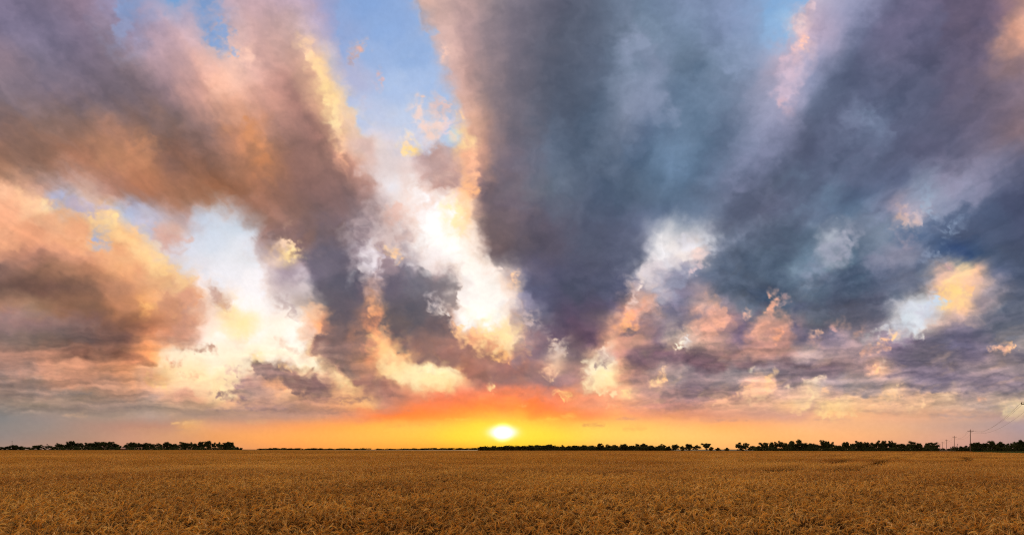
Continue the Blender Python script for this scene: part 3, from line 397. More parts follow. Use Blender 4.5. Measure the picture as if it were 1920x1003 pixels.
lobe("1156 60,1190 40,1230 80,1262 140,1268 220,1240 250,1200 200,1170 130", "1200 100 8490ac,1240 190 8c98b4", 28, 24, 50, .7)
lobe("1100 240,1140 250,1170 300,1180 350,1140 350,1110 300", "1140 300 6c788e", 24, 16, 40, .5)
lobe("1230 210,1290 220,1310 300,1300 400,1260 420,1230 340", "1270 300 6882a2,1280 380 627894", 30, 18, 50, .45)
lobe("1320 -20,1430 -20,1430 60,1420 130,1380 150,1340 90", "1370 40 8c9cc0,1400 100 92a2c2", 24, 20, 44, .55)
lobe("1550 200,1600 190,1660 200,1680 240,1640 260,1580 280,1550 260", "1600 230 747e9c,1640 220 7c8aa8", 20, 18, 36, .5)
lobe("1560 280,1620 262,1650 290,1620 330,1580 360,1556 330", "1600 310 686e8c", 18, 14, 36, .45)
lobe("1390 300,1440 250,1470 240,1480 280,1440 330,1400 370,1370 350", "1430 290 888cac", 20, 16, 36, .5)

lobe("-60 420,60 400,150 430,230 450,280 500,320 540,330 580,260 600,200 570,120 530,40 510,-60 500", "20 440 eca878,120 450 eeac7c,220 480 f4b880,280 540 e8a878,180 520 d8976c,60 500 c08464,300 580 d4a080", 34, 18, 60, .45)
lobe("-60 650,60 652,160 664,250 684,310 704,300 730,200 740,60 724,-60 706", "0 670 ac8478,150 690 bc8c74,250 704 e0a074,200 725 b88c78", 16, 10, 50, .7)

lobe("676 604,700 586,718 594,728 620,750 652,770 676,744 704,712 704,690 690,672 660,690 634", "700 604 e8a078,706 630 f4b078,720 650 ffcc84,730 680 ffdc94,695 670 d89870,690 650 c89078", 15, 16, 26, .75)
lobe("600 610,650 600,690 620,680 660,700 690,670 712,620 690,596 650", "640 620 84686a,650 660 a07870,640 690 a88074,680 680 c09074", 18, 16, 30, .45)
lobe("1290 676,1330 668,1400 676,1470 676,1540 692,1500 694,1450 690,1390 690,1350 700,1310 692", "1320 684 5e4658,1400 684 624a5a,1480 686 665264", 9, 7, 34, .55)
lobe("905 380,960 372,1040 400,1060 470,1000 500,950 500,915 470", "930 440 80696c,970 460 706066,1020 440 605866,960 395 78686e", 26, 14, 50, .45)

lobe("1010 120,1040 60,1090 40,1110 120,1100 220,1060 260,1020 220", "1050 140 4e566a,1080 80 565e72", 30, 18, 60, .5)
lobe("1290 120,1330 110,1340 200,1330 300,1300 330,1280 240", "1310 200 5c7490", 24, 18, 50, .5)
lobe("1040 300,1070 290,1090 340,1110 400,1080 420,1050 370", "1070 350 6c788e", 20, 16, 40, .4)
lobe("940 60,1000 40,1010 140,1000 260,960 300,940 200", "970 150 6e6876", 26, 12, 50, .4)

lobe("962 548,990 540,1016 560,1030 600,1020 650,990 690,968 670,966 620", "980 570 9894b4,1005 590 7c7c9c,990 640 8c7c90,1000 670 8c7484", 14, 16, 26, .6)
lobe("960 506,968 512,972 530,964 540,958 524", "965 522 f8cca0", 4, 7, 10, .8)
lobe("976 584,990 578,1002 590,1000 610,986 616,978 602", "990 596 c8b4bc", 6, 14, 12, .6)
lobe("880 420,894 440,904 470,916 492,934 504,930 516,904 506,884 480,872 450", "890 450 fcece0,905 490 f8ece4,925 508 f4e0d8", 8, 12, 20, .7)
lobe("790 684,830 690,862 688,868 696,840 704,800 700", "800 692 ffeeb8,840 696 ffecb0", 4, 7, 16, .7)
lobe("1096 690,1112 664,1130 648,1144 656,1148 690,1136 700,1148 724,1160 744,1130 740,1104 732", "1115 690 fff0c4,1135 665 f8dcc0,1135 720 ffe4a4,1112 720 ffe8a8", 8, 17, 15, .7)
lobe("1120 668,1134 662,1142 674,1130 690,1120 684", "1130 676 9c8490", 5, 12, 12, .7)

def sky_light(X, Y):
    """gamma-coded colour of the sky at chart places X, Y (2-D arrays)"""
    base = chart_base()
    # high clouds are drawn out along the wind, which converges on the horizon
    gx, gy = np.meshgrid(np.arange(CH_X0, CH_X1+1, 4.0), np.arange(CH_Y0, CH_Y1+1, 4.0))
    acc = 0
    for f in (-.13, -.09, -.05, -.02, .02, .05, .09, .13):
        acc = acc+bil(base, 950+(gx-950)*(1+f), 815+(gy-815)*(1+f), CH_X0, CH_Y0, 4.0)
    kk = (sstep(520, 300, gy)*.55)[..., None]
    base = base*(1-kk)+acc/8*kk
    V = np.clip((842-Y)/960.0, 0.0, 2.0); U = (X-960)/960.0
    q = 1.0/(V+0.13); PX = U*q; PY = q                     # the plane the clouds lie in
    lowf = sstep(0.02, 0.3, V)
    # air movement bends everything a little
    big = 4+13*lowf
    w1 = fbm(PX*6.5+5, PY*1.5, 6, 11, .58); w2 = fbm(PX*6.5, PY*1.5+9, 6, 23, .58)
    i1 = fbm(X/60, Y/44, 6, 31, .55); i2 = fbm(X/60+7, Y/44, 6, 47, .55)
    kf = sstep(.18, .55, V)
    wx = X + big*(.8*kf*w1+(.65-.45*kf)*i1)*1.3; wy = Y + big*(1.15*kf*w2+(.6-.4*kf)*i2)*1.1*sstep(0.0, .12, V) + 2.0*i2*sstep(0.0, .12, V)
    C = bil(base, wx, wy, CH_X0, CH_Y0, 4.0)
    n_a = fbm(X/30+3, Y/26, 5, 61, .56); n_b = fbm(X/11, Y/9+4, 4, 71, .6)
    for outline, cols, soft, rag, grain, op, flat in LOBES:
        P = np.array([[float(t) for t in p.split()] for p in outline.split(',')])
        for _ in range(1):                                   # round the outline once
            A = P*0.75+np.roll(P, -1, 0)*0.25; B = P*0.25+np.roll(P, -1, 0)*0.75
            P = np.stack([A, B], 1).reshape(-1, 2)
        m = soft+rag*2.2+4
        x0, x1, y0, y1 = P[:, 0].min()-m, P[:, 0].max()+m, P[:, 1].min()-m, P[:, 1].max()+m
        ii = np.nonzero((Y[:, 0] > y0) & (Y[:, 0] < y1))[0]; jj = np.nonzero((X[0] > x0) & (X[0] < x1))[0]
        if not len(ii) or not len(jj): continue
        sl = (slice(ii[0], ii[-1]+1), slice(jj[0], jj[-1]+1))
        x = X[sl]; y = Y[sl]; sd = len(LOBES) % 7 + int(P[0, 0])
        g2 = grain*1.5
        nx = fbm(x/g2, y/(g2*(.35 if flat else .85)), 5, sd, .5); ny = fbm(x/g2+9, y/(g2*.85)+5, 5, sd+3, .5)
        xx = x+nx*rag*.9; yy = y+ny*rag*(.25 if flat else .8)
        d = np.full(x.shape, 1e9); inside = np.zeros(x.shape, bool)
        for k in range(len(P)):
            ax, ay = P[k]; bx, by = P[(k+1) % len(P)]; ex, ey = bx-ax, by-ay
            t = np.clip(((xx-ax)*ex+(yy-ay)*ey)/(ex*ex+ey*ey+1e-9), 0, 1)
            d = np.minimum(d, (xx-ax-t*ex)**2+(yy-ay-t*ey)**2)
            if ay != by:
                inside ^= ((ay > yy) != (by > yy)) & (xx < (bx-ax)*(yy-ay)/(by-ay)+ax)
        sdist = np.where(inside, np.sqrt(d), -np.sqrt(d))
        nn = fbm(x/(grain*.8)+2, y/(grain*(.25 if flat else .7)), 5, sd+9, .5)
        sv = (soft*1.75+2.6)*np.clip(1.0+1.6*fbm(x/(grain*2.2)+4, y/(grain*2.2), 2, sd+5), .3, 3)      # crisp here, feathery there
        al = sstep(-sv, sv, sdist + nn*rag*.75 - soft*.25)*op*(np.clip(.85+.7*nn, .3, 1) if (x1-x0) < 90+2*m else np.clip(.92+.5*nn, .45, 1))
        W = 0; S = 0
        for p in cols.split(','):
            cx, cy, h = p.split(); w = 1.0/(((xx-float(cx))**2+(yy-float(cy))**2+60.0)**1.6)
            W = W+w; S = S+w[..., None]*np.array(hexc(h))
        al = al[..., None]; C[sl] = C[sl]*(1-al)+S/W[..., None]*al
    # vapour frays every edge: tear the picture a little at fine scale
    st = X[0, 1]-X[0, 0]
    def fr(seed): return fbm(X/34, Y/26, 5, seed, .48)
    am = (2.0+8.0*sstep(-.25, .5, fbm(X/130, Y/100, 3, 205)))*sstep(.015, .10, V)*(1-.35*sstep(.5, .8, V))
    C = bil(C, X+am*fr(211), Y+am*.8*fr(223), X[0, 0], Y[0, 0], st)
    # rows of small far cumulus: lit tops, grey flat bases, gaps that show the bright air behind
    FX = U*8.0/(V+.1)**.55; FY = 7.5*np.log(V+.08)
    def far_(oy):
        return fbm(FX+i1*.35, FY+i2*.35+oy, 6, 131, .52)
    f0 = far_(0); f1 = far_(.28); lit = f1-f0
    band = .5*sstep(.05, .11, V)*(1-sstep(.30, .46, V))
    side = .25+.75*sstep(1000, 1250, X)
    lum0 = C.mean(-1); dk = 1-sstep(.62, .85, lum0)
    t_ = sstep(960, 1700, X)[..., None]
    hi = np.array(hexc('ffd294'))*(1-t_)+np.array(hexc('f0c0a4'))*t_
    g_ = (sstep(.10, .8, f0)*.7*band*side*dk*(1-.8*sstep(.12, .30, V)))[..., None]
    C = C*(1-g_)+(hi*.62+C*.38)*g_
    C = C*(1+(np.clip(lit, -.5, .5)*.30*band*side*dk)[..., None]*np.array([1.2, 1.0, .8]))
    C = C+(.045*sstep(.06, .12, V)*(1-sstep(.24, .32, V))*sstep(1080, 1250, X)*dk)[..., None]
    lay = fbm(X/170+i1*.3, Y/15+i2*.5, 5, 151, .5)*sstep(.045, .10, V)*(1-sstep(.17, .27, V))*sstep(120, 420, np.abs(X-943))
    C = C*(1+(lay*(.03+.14*dk))[..., None]*np.array([1.1, 1.0, .85]))
    wm = (sstep(.05, .10, V)*(1-sstep(.24, .34, V))*dk)[..., None]
    C = C*(1+wm*np.array([.05, .012, -.07]))            # low cloud made warmer, with less blue
    # billows catch light on the side of the sun
    lum = C.mean(-1)
    bright = sstep(.62, .95, lum)
    dx = 943-X; dy = 800-Y; dl = np.sqrt(dx*dx+dy*dy)+1; dx = dx/dl; dy = dy/dl
    def relief(sx, sy, step, octs, seed, gn=.5):
        wx_ = X+8*i1; wy_ = Y+8*i2
        return fbm(wx_/sx, wy_/sy, octs, seed, gn)-fbm((wx_+dx*step)/sx, (wy_+dy*step)/sy, octs, seed, gn)
    k = sstep(0.02, .3, V)
    rel = relief(120, 84, 26, 4, 61, .42)*(.6-.3*k) + .5*relief(40, 26, 9, 3, 77, .4)*(1.2-k)
    soft_ = fbm(PX*7+i1*.25, PY*1.5+i2*.2, 5, 83, .5)*kf+(1-.5*kf)*fbm(X/90+i1*.4, Y/70+i2*.4, 4, 91, .5)*(1-.5*k)
    blue = sstep(0.02, .14, C[..., 2]-C[..., 0])*sstep(.55, .7, lum)      # clear air stays smooth
    keep = (1-.85*blue)*(1-.85*bright)*sstep(0.04, .16, V)
    C = C*(1+((rel*.13+soft_*(.065+.05*kf))*keep)[..., None]*np.array([1.15, 1.0, .85]))
    # crisp the vapour against its own mean
    def box(A, r):
        for ax in (0, 1):
            P = np.pad(A, [(r+1, r) if i == ax else (0, 0) for i in range(3)], 'edge'); c = np.cumsum(P, ax)
            n_ = A.shape[ax]; A = (np.take(c, np.arange(2*r+1, 2*r+1+n_), ax)-np.take(c, np.arange(0, n_), ax))/(2*r+1)
        return A
    hi1 = C-box(box(C, 4), 4); hi2 = C-box(box(C, 16), 16)
    C = C+(hi1*.14+hi2*.24)*(1-.5*blue)[..., None]*sstep(.02, .1, V)[..., None]
    # light bleeding through the thin vapour round the brightest openings
    m_ = (sstep(.80, .97, C.mean(-1))*sstep(.06, .16, V))[..., None]
    b1_ = box(box(m_, 10), 10); b2_ = box(box(m_, 34), 34)
    veil = np.clip(b1_*.20+b2_*.42, 0, .6)*(1-m_)
    C = C+(np.array([1.0, .86, .66])-C*.8)*veil*.8
    cream = (sstep(.78, 1.0, C.mean(-1))*np.exp(-((X-860)/190)**2-((Y-540)/170)**2))[..., None]
    C = C*(1-cream*np.array([0, .01, .035]))
    # the sun's glare
    for sx, sy, rx, ry, h, op, pw in ((943, 812, 120, 22, 'ffd440', .6, 1.0), (943, 811, 70, 19, 'ffe84c', .55, 1.0), (943, 810, 30, 14, 'fff8a0', 1.0, 1.6), (943, 810, 25, 11.5, 'ffffff', 1.0, 1.8)):
        r2 = ((X-sx)/rx)**2+((Y-sy)/ry)**2
        a = (np.exp(-(r2**pw))*op)[..., None]; C = C*(1-a)+np.array(hexc(h))*a
    C = np.where(C > .6, C+(C-.6)*.05, C)
    lum = C.mean(-1)[..., None]; sat = (1-.10*sstep(.03, .12, V))[..., None]
    C = lum+(C-lum)*sat
    yel = np.clip(np.minimum(C[..., 0], C[..., 1])-C[..., 2], 0, 1)*sstep(.04, .14, V)
    C[..., 1] -= .13*yel
    return np.clip(C, 0, 1)

# ---------------------------------------------------------------- the sky dome: glowing clouds and air, thin enough for the sun to pass
R_SKY = 120000.0
def sky_material():
    m = bpy.data.materials.new("evening_clouds"); m.use_nodes = True; N = m.node_tree.nodes; L = m.node_tree.links
    N.remove(N["Principled BSDF"])
    a = N.new("ShaderNodeAttribute"); a.attribute_name = "cloud_light"
    t = N.new("ShaderNodeAttribute"); t.attribute_name = "clearness"
    g = N.new("ShaderNodeNewGeometry"); no = N.new("ShaderNodeTexNoise"); no.inputs["Scale"].default_value = 1/760.0
    no.inputs["Detail"].default_value = 5; no.inputs["Roughness"].default_value = .6
    L.new(g.outputs["Position"], no.inputs["Vector"])
    mr = N.new("ShaderNodeMapRange"); mr.inputs[1].default_value = .25; mr.inputs[2].default_value = .75; mr.inputs[3].default_value = .965; mr.inputs[4].default_value = 1.035
    L.new(no.outputs[0], mr.inputs[0])
    e = N.new("ShaderNodeEmission"); L.new(a.outputs["Color"], e.inputs[0]); L.new(mr.outputs[0], e.inputs[1])
    tr = N.new("ShaderNodeBsdfTransparent"); L.new(t.outputs["Fac"], tr.inputs[0])
    ad = N.new("ShaderNodeAddShader"); L.new(e.outputs[0], ad.inputs[0]); L.new(tr.outputs[0], ad.inputs[1]); L.new(ad.outputs[0], N["Material Output"].inputs[0])
    m.cycles.emission_sampling = 'NONE'
    return m
def build_sky():
    step = 1.45
    xs = np.arange(-380, 2300, step); ys = np.arange(-40, 850, step)
    X, Y = np.meshgrid(xs, ys)
    C = lin(sky_light(X, Y))
    d = np.stack([(X-960)/960, np.ones_like(X), (842-Y)/960], -1); d /= np.linalg.norm(d, axis=-1, keepdims=True)
    V1 = (d*R_SKY).reshape(-1, 3); n, m_ = X.shape
    idx = np.arange(n*m_).reshape(n, m_)
    F1 = np.stack([idx[:-1, :-1], idx[:-1, 1:], idx[1:, 1:], idx[1:, :-1]], -1).reshape(-1, 4)
    # the rest of the vault, a little farther out, in one-degree steps
    az = np.radians(np.arange(-180, 181, 1.5)); el = np.radians(np.concatenate([np.arange(-4, 1, 1.0), np.arange(1.5, 90.1, 1.5)]))
    A, E = np.meshgrid(az, el)
    aa = np.abs(A); a2 = np.where(aa < rad(53.5), aa, rad(53.5)-(aa-rad(53.5))*.2)
    u = np.tan(a2)*np.sign(A); vv = np.tan(np.minimum(E, rad(60)))/np.cos(a2); vv = np.where(vv > .9, .9-(vv-.9)*.35, vv)
    CC = bil(C, np.clip(960+u*960, xs[0], xs[-1]), np.clip(842-vv*960, ys[0], ys[-1]), xs[0], ys[0], step)
    # unseen eastern half and zenith, brightened and warmed as fill light on the wheat
    fill_sky = (sstep(rad(60), rad(115), np.abs(A))+(1-sstep(rad(60), rad(115), np.abs(A)))*sstep(rad(46), rad(70), E))[..., None]
    CC = CC*(1-fill_sky)+np.maximum(CC, .30)*np.array([1.3, 1.0, .76])*fill_sky
    V2 = np.stack([np.sin(A)*np.cos(E), np.cos(A)*np.cos(E), np.sin(E)], -1).reshape(-1, 3)*(R_SKY*1.02)
    n2, m2 = A.shape; i2 = np.arange(n2*m2).reshape(n2, m2)+len(V1)
    F2 = np.stack([i2[:-1, :-1], i2[:-1, 1:], i2[1:, 1:], i2[1:, :-1]], -1).reshape(-1, 4)
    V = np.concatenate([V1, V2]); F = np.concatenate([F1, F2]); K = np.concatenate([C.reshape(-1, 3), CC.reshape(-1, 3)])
    dn = V/np.linalg.norm(V, axis=1, keepdims=True); ang = np.degrees(np.arccos(np.clip(dn@np.array(sdir), -1, 1)))
    clear = .02+.90*np.exp(-(ang/.95)**4)
    me = new_mesh("sky", V, F, sky_material(), smooth=True)
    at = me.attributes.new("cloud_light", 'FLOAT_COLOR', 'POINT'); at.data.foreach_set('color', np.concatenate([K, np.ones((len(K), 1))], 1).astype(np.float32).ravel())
    at = me.attributes.new("clearness", 'FLOAT', 'POINT'); at.data.foreach_set('value', clear.astype(np.float32))
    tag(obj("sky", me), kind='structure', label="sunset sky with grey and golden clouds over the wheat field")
build_sky()

# ---------------------------------------------------------------- the land
def swell(x, y):
    """gentle rise and fall of the field"""
    x = np.asarray(x, float); y = np.asarray(y, float)
    left = 1/(1+np.exp((x+10)/30))
    return (-.30*np.exp(-((y-150-.1*x)/38)**2)*left + .10*np.sin(x/47+1)*np.sin(y/61) )*np.clip((y-15)/60, 0, 1)*np.clip((900-y)/200, 0, 1)
def place(px, D):
    """world x of something seen at chart place px, D metres off"""
    return (px-960)/960.0*D
FIELD_END = [(-1400, 900), (-400, 900), (-150, 640), (0, 545), (150, 520), (200, 390), (300, 340), (420, 340), (600, 340)]
def field_end(x):
    return np.interp(x, [p[0] for p in FIELD_END], [p[1] for p in FIELD_END])
TRAMS = [[(14, 30), (21.4, 38), (27, 45), (47, 71), (67, 93), (96, 124), (150, 190)],
         [(18.4, 30), (26, 38), (31.5, 45), (52, 71), (72.5, 93), (101, 124), (155, 190)],
         [(30, 40), (58, 65), (82, 93), (125, 149), (160, 205)],
         [(46, 46), (55, 55), (70, 74), (91, 99), (126, 149), (165, 208)]]
TRAMS = [[(a*.84, b*.84) for a, b in T] for T in TRAMS]
GREEN = [(208, 230), (190, 200), (151, 150), (165, 150), (280, 262), (235, 262)]
def in_poly(P, x, y):
    r = False
    for (ax, ay), (bx, by) in zip(P, P[1:]+P[:1]):
        if (ay > y) != (by > y) and x < (bx-ax)*(y-ay)/(by-ay)+ax: r = not r
    return r
def tram_dist(x, y):
    d = np.full(np.shape(x), 1e9)
    for T in TRAMS:
        for (ax, ay), (bx, by) in zip(T[:-1], T[1:]):
            ex, ey = bx-ax, by-ay; t = np.clip(((x-ax)*ex+(y-ay)*ey)/(ex*ex+ey*ey), 0, 1)
            d = np.minimum(d, np.hypot(x-ax-t*ex, y-ay-t*ey))
    return d
soil = material("dry_soil", (.16, .10, .06), .95, scale=.6, c2=(.09, .06, .035))
prairie = material("dusk_prairie", (.10, .085, .04), .95, scale=.02, c2=(.05, .055, .028))
def grid_sheet(name, xs, ys, zf, m):
    X, Y = np.meshgrid(xs, ys); Z = zf(X, Y); n, k = X.shape; i = np.arange(n*k).reshape(n, k)
    F = np.stack([i[:-1, :-1], i[:-1, 1:], i[1:, 1:], i[1:, :-1]], -1).reshape(-1, 4)
    return obj(name, new_mesh(name, np.stack([X, Y, Z], -1).reshape(-1, 3), F, m, True))
GX = np.concatenate([[-50000, -20000, -6000, -2500], np.arange(-1200, 1201, 20.), [2500, 6000, 20000, 50000]])
GY = np.concatenate([[-50000, -8000, -1000, -100], np.arange(-20, 1001, 10.), [1500, 3000, 8000, 20000, 50000]])
tag(grid_sheet("ground", GX, GY, swell, prairie), kind='structure', label="flat prairie ground running to the horizon")

# ---------------------------------------------------------------- ripe wheat
def straw_material(name, a, b, c, trans):
    m = bpy.data.materials.new(name); m.use_nodes = True; N = m.node_tree.nodes; L = m.node_tree.links
    p = N["Principled BSDF"]; p.inputs["Roughness"].default_value = .55; p.inputs["Specular IOR Level"].default_value = .3
    g = N.new("ShaderNodeNewGeometry"); no = N.new("ShaderNodeTexNoise"); no.inputs["Scale"].default_value = .07; no.inputs["Detail"].default_value = 7; no.inputs["Roughness"].default_value = .6
    L.new(g.outputs["Position"], no.inputs["Vector"])
    r = N.new("ShaderNodeValToRGB"); e = r.color_ramp.elements; e[0].position = .34; e[0].color = (*a, 1); e[1].position = .66; e[1].color = (*b, 1)
    L.new(no.outputs[0], r.inputs[0])
    wn_ = N.new("ShaderNodeTexNoise"); wn_.inputs["Scale"].default_value = 9.0; L.new(g.outputs["Position"], wn_.inputs["Vector"])
    mx = N.new("ShaderNodeMixRGB"); mx.inputs[2].default_value = (*c, 1); L.new(r.outputs[0], mx.inputs[1])
    mr = N.new("ShaderNodeMapRange"); mr.inputs[1].default_value = .45; mr.inputs[2].default_value = .7; mr.inputs[4].default_value = .7; L.new(wn_.outputs[0], mr.inputs[0]); L.new(mr.outputs[0], mx.inputs[0])
    L.new(mx.outputs[0], p.inputs["Base Color"])
    t = N.new("ShaderNodeBsdfTranslucent"); L.new(mx.outputs[0], t.inputs[0]); ms = N.new("ShaderNodeMixShader"); ms.inputs[0].default_value = trans
    L.new(p.outputs[0], ms.inputs[1]); L.new(t.outputs[0], ms.inputs[2]); L.new(ms.outputs[0], N["Material Output"].inputs[0])
    return m
ear_m = straw_material("wheat_ear", (.70, .39, .065), (.97, .68, .18), (.98, .84, .44), .6)
stem_m = straw_material("wheat_straw_shaded", (.15, .07, .012), (.24, .125, .025), (.05, .022, .006), .25)  # stems darkened: the deep shade between stalks is put into their colour
far_m = straw_material("wheat_far", (.54, .30, .06), (.64, .38, .09), (.42, .23, .05), .4)
rng = np.random.default_rng(5)
def wheat_patch(name, size, n, detail):
    """one tuft of wheat stalks with nodding bearded ears, size metres square"""
    V = []; F = []; M = []
    def tri(a, b, c, m): k = len(V); V.extend([a, b, c]); F.append((k, k+1, k+2)); M.append(m)
    def ring_tube(P, Rr, sides, m):
        k0 = len(V)
        for i in range(len(P)):
            d = P[min(i+1, len(P)-1)]-P[max(i-1, 0)]; d = d/np.linalg.norm(d)
            a = np.cross(d, (0.3, .9, .1)); a /= np.linalg.norm(a); b = np.cross(d, a)
            for s_ in range(sides):
                t = 2*math.pi*s_/sides; V.append(P[i]+(a*math.cos(t)+b*math.sin(t))*Rr[i])
        for i in range(len(P)-1):
            for s_ in range(sides):
                q = k0+i*sides; A, B, C_, D_ = q+s_, q+(s_+1) % sides, q+sides+(s_+1) % sides, q+sides+s_
                F.append((A, B, C_)); F.append((A, C_, D_)); M.extend([m, m])
    for i in range(n):
        x, y = rng.uniform(-size/2, size/2, 2); h = rng.normal(.77, .10); az = rng.uniform(0, 2*math.pi) if rng.random() < .45 else rng.normal(.35, .8)
        lean = rng.uniform(.02, .14); dx, dy = math.cos(az), math.sin(az); dv = np.array([dx, dy, 0])
        base = np.array([x, y, 0.0]); top = base+dv*lean+np.array([0, 0, h])
        nod = rng.uniform(.2, 2.6); L_ = rng.uniform(.085, .125)          # how far the ear bows over
        if detail == 3:
            mid = base*.5+top*.5+dv*-.01
            ring_tube([base+np.array([0, 0, .2]), mid, top], [.0024, .0022, .0016], 3, 1)
            P = [top]; ang = .25; 
            for k in range(2): P.append(P[-1]+(dv*math.sin(ang)+np.array([0, 0, math.cos(ang)]))*.03); ang += nod*.22
            neck = P[-1]; ring_tube(P, [.0016]*3, 3, 1)
            E = [neck]; 
            for k in range(4): E.append(E[-1]+(dv*math.sin(ang)+np.array([0, 0, math.cos(ang)]))*L_/4); ang += nod*.18
            ring_tube(E, [.003, .0075, .0088, .007, .002], 4, 0)
            dd = (E[-1]-E[-2]); dd /= np.linalg.norm(dd)
            for k in range(7):
                b_ = E[1+k % 4]; o = rng.normal(0, .35, 3); tip = b_+(dd+o)*rng.uniform(.05, .09); w = np.cross(dd+o, rng.normal(0, 1, 3)); w = w/np.linalg.norm(w)*.0013
                tri(b_-w, b_+w, tip, 0)
            for k in range(rng.integers(1, 3)):
                z0 = rng.uniform(.35, .68); b_ = base+(top-base)*z0/h; la = rng.uniform(0, 6.28); ld = np.array([math.cos(la), math.sin(la), 0]); w = np.array([-ld[1], ld[0], 0])*.005
                q1 = b_+ld*.06+np.array([0, 0, .07]); q2 = b_+ld*.13+np.array([0, 0, rng.uniform(-.02, .06)]); q3 = b_+ld*.17+np.array([0, 0, rng.uniform(-.12, -.02)])
                tri(b_-w*.6, b_+w*.6, q1+w, 1); tri(b_-w*.6, q1+w, q1-w, 1); tri(q1-w, q1+w, q2+w*.7, 1); tri(q1-w, q2+w*.7, q2-w*.7, 1); tri(q2-w*.7, q2+w*.7, q3, 1)
        elif detail == 2:
            s2 = np.array([-dy, dx, 0]); wv = s2*.004; w2 = dv*.004
            tri(base+wv+np.array([0, 0, .3]), base-wv+np.array([0, 0, .3]), top, 1); tri(base+w2+np.array([0, 0, .3]), base-w2+np.array([0, 0, .3]), top, 1)
            ang = .3; E = [top]
            for k in range(3): E.append(E[-1]+(dv*math.sin(ang)+np.array([0, 0, math.cos(ang)]))*.04); ang += nod*.4
            ring_tube(E, [.004, .012, .012, .004], 3, 0)
        else:
            k = rng.uniform(.02, .05)*1.3; a1 = rng.uniform(0, 6.28); p1 = np.array([math.cos(a1), math.sin(a1), 0])*k; p2 = np.array([-math.sin(a1), math.cos(a1), 0])*k
            z = np.array([0, 0, .55]); t_ = base+np.array([0, 0, h+.06])+dv*lean
            tri(base+p1+z, base-p1+z, t_, 2); tri(base+p2+z, base-p2+z, t_, 2)
    me = new_mesh(name, np.array(V), np.array(F), [ear_m, stem_m, far_m], midx=M)
    return me
def make_scatter(name, meshes, P, rot, scl, pick):
    """one object whose geometry nodes stand a copy of a tuft on each of its points"""
    src = bpy.data.collections.new(name+"_tufts")
    for i, me in enumerate(meshes):
        o = bpy.data.objects.new("tuft", me); src.objects.link(o)
    me = bpy.data.meshes.new(name); me.vertices.add(len(P)); me.vertices.foreach_set('co', P.astype(np.float32).ravel())
    for nm, ty, dat, key in (("rot", 'FLOAT', rot, 'value'), ("scl", 'FLOAT_VECTOR', scl, 'vector'), ("pick", 'INT', pick, 'value')):
        a = me.attributes.new(nm, ty, 'POINT'); a.data.foreach_set(key, np.asarray(dat, np.int32 if ty == 'INT' else np.float32).ravel())
    o = obj(name, me)
    ng = bpy.data.node_groups.new(name, 'GeometryNodeTree'); ng.interface.new_socket("Geometry", in_out='INPUT', socket_type='NodeSocketGeometry'); ng.interface.new_socket("Geometry", in_out='OUTPUT', socket_type='NodeSocketGeometry')
    N = ng.nodes; L = ng.links; gi = N.new("NodeGroupInput"); go = N.new("NodeGroupOutput")
    ci = N.new("GeometryNodeCollectionInfo"); ci.inputs[0].default_value = src; ci.inputs[1].default_value = True; ci.inputs[2].default_value = True
    ip = N.new("GeometryNodeInstanceOnPoints"); ip.inputs["Pick Instance"].default_value = True
    def attr(nm, ty): a = N.new("GeometryNodeInputNamedAttribute"); a.data_type = ty; a.inputs[0].default_value = nm; return a.outputs[0]
    cx = N.new("ShaderNodeCombineXYZ"); L.new(attr("rot", 'FLOAT'), cx.inputs[2])
    L.new(gi.outputs[0], ip.inputs["Points"]); L.new(ci.outputs[0], ip.inputs["Instance"]); L.new(attr("pick", 'INT'), ip.inputs["Instance Index"])
    L.new(cx.outputs[0], ip.inputs["Rotation"]); L.new(attr("scl", 'FLOAT_VECTOR'), ip.inputs["Scale"]); L.new(ip.outputs[0], go.inputs[0])
    md = o.modifiers.new("tufts", 'NODES'); md.node_group = ng
    return o
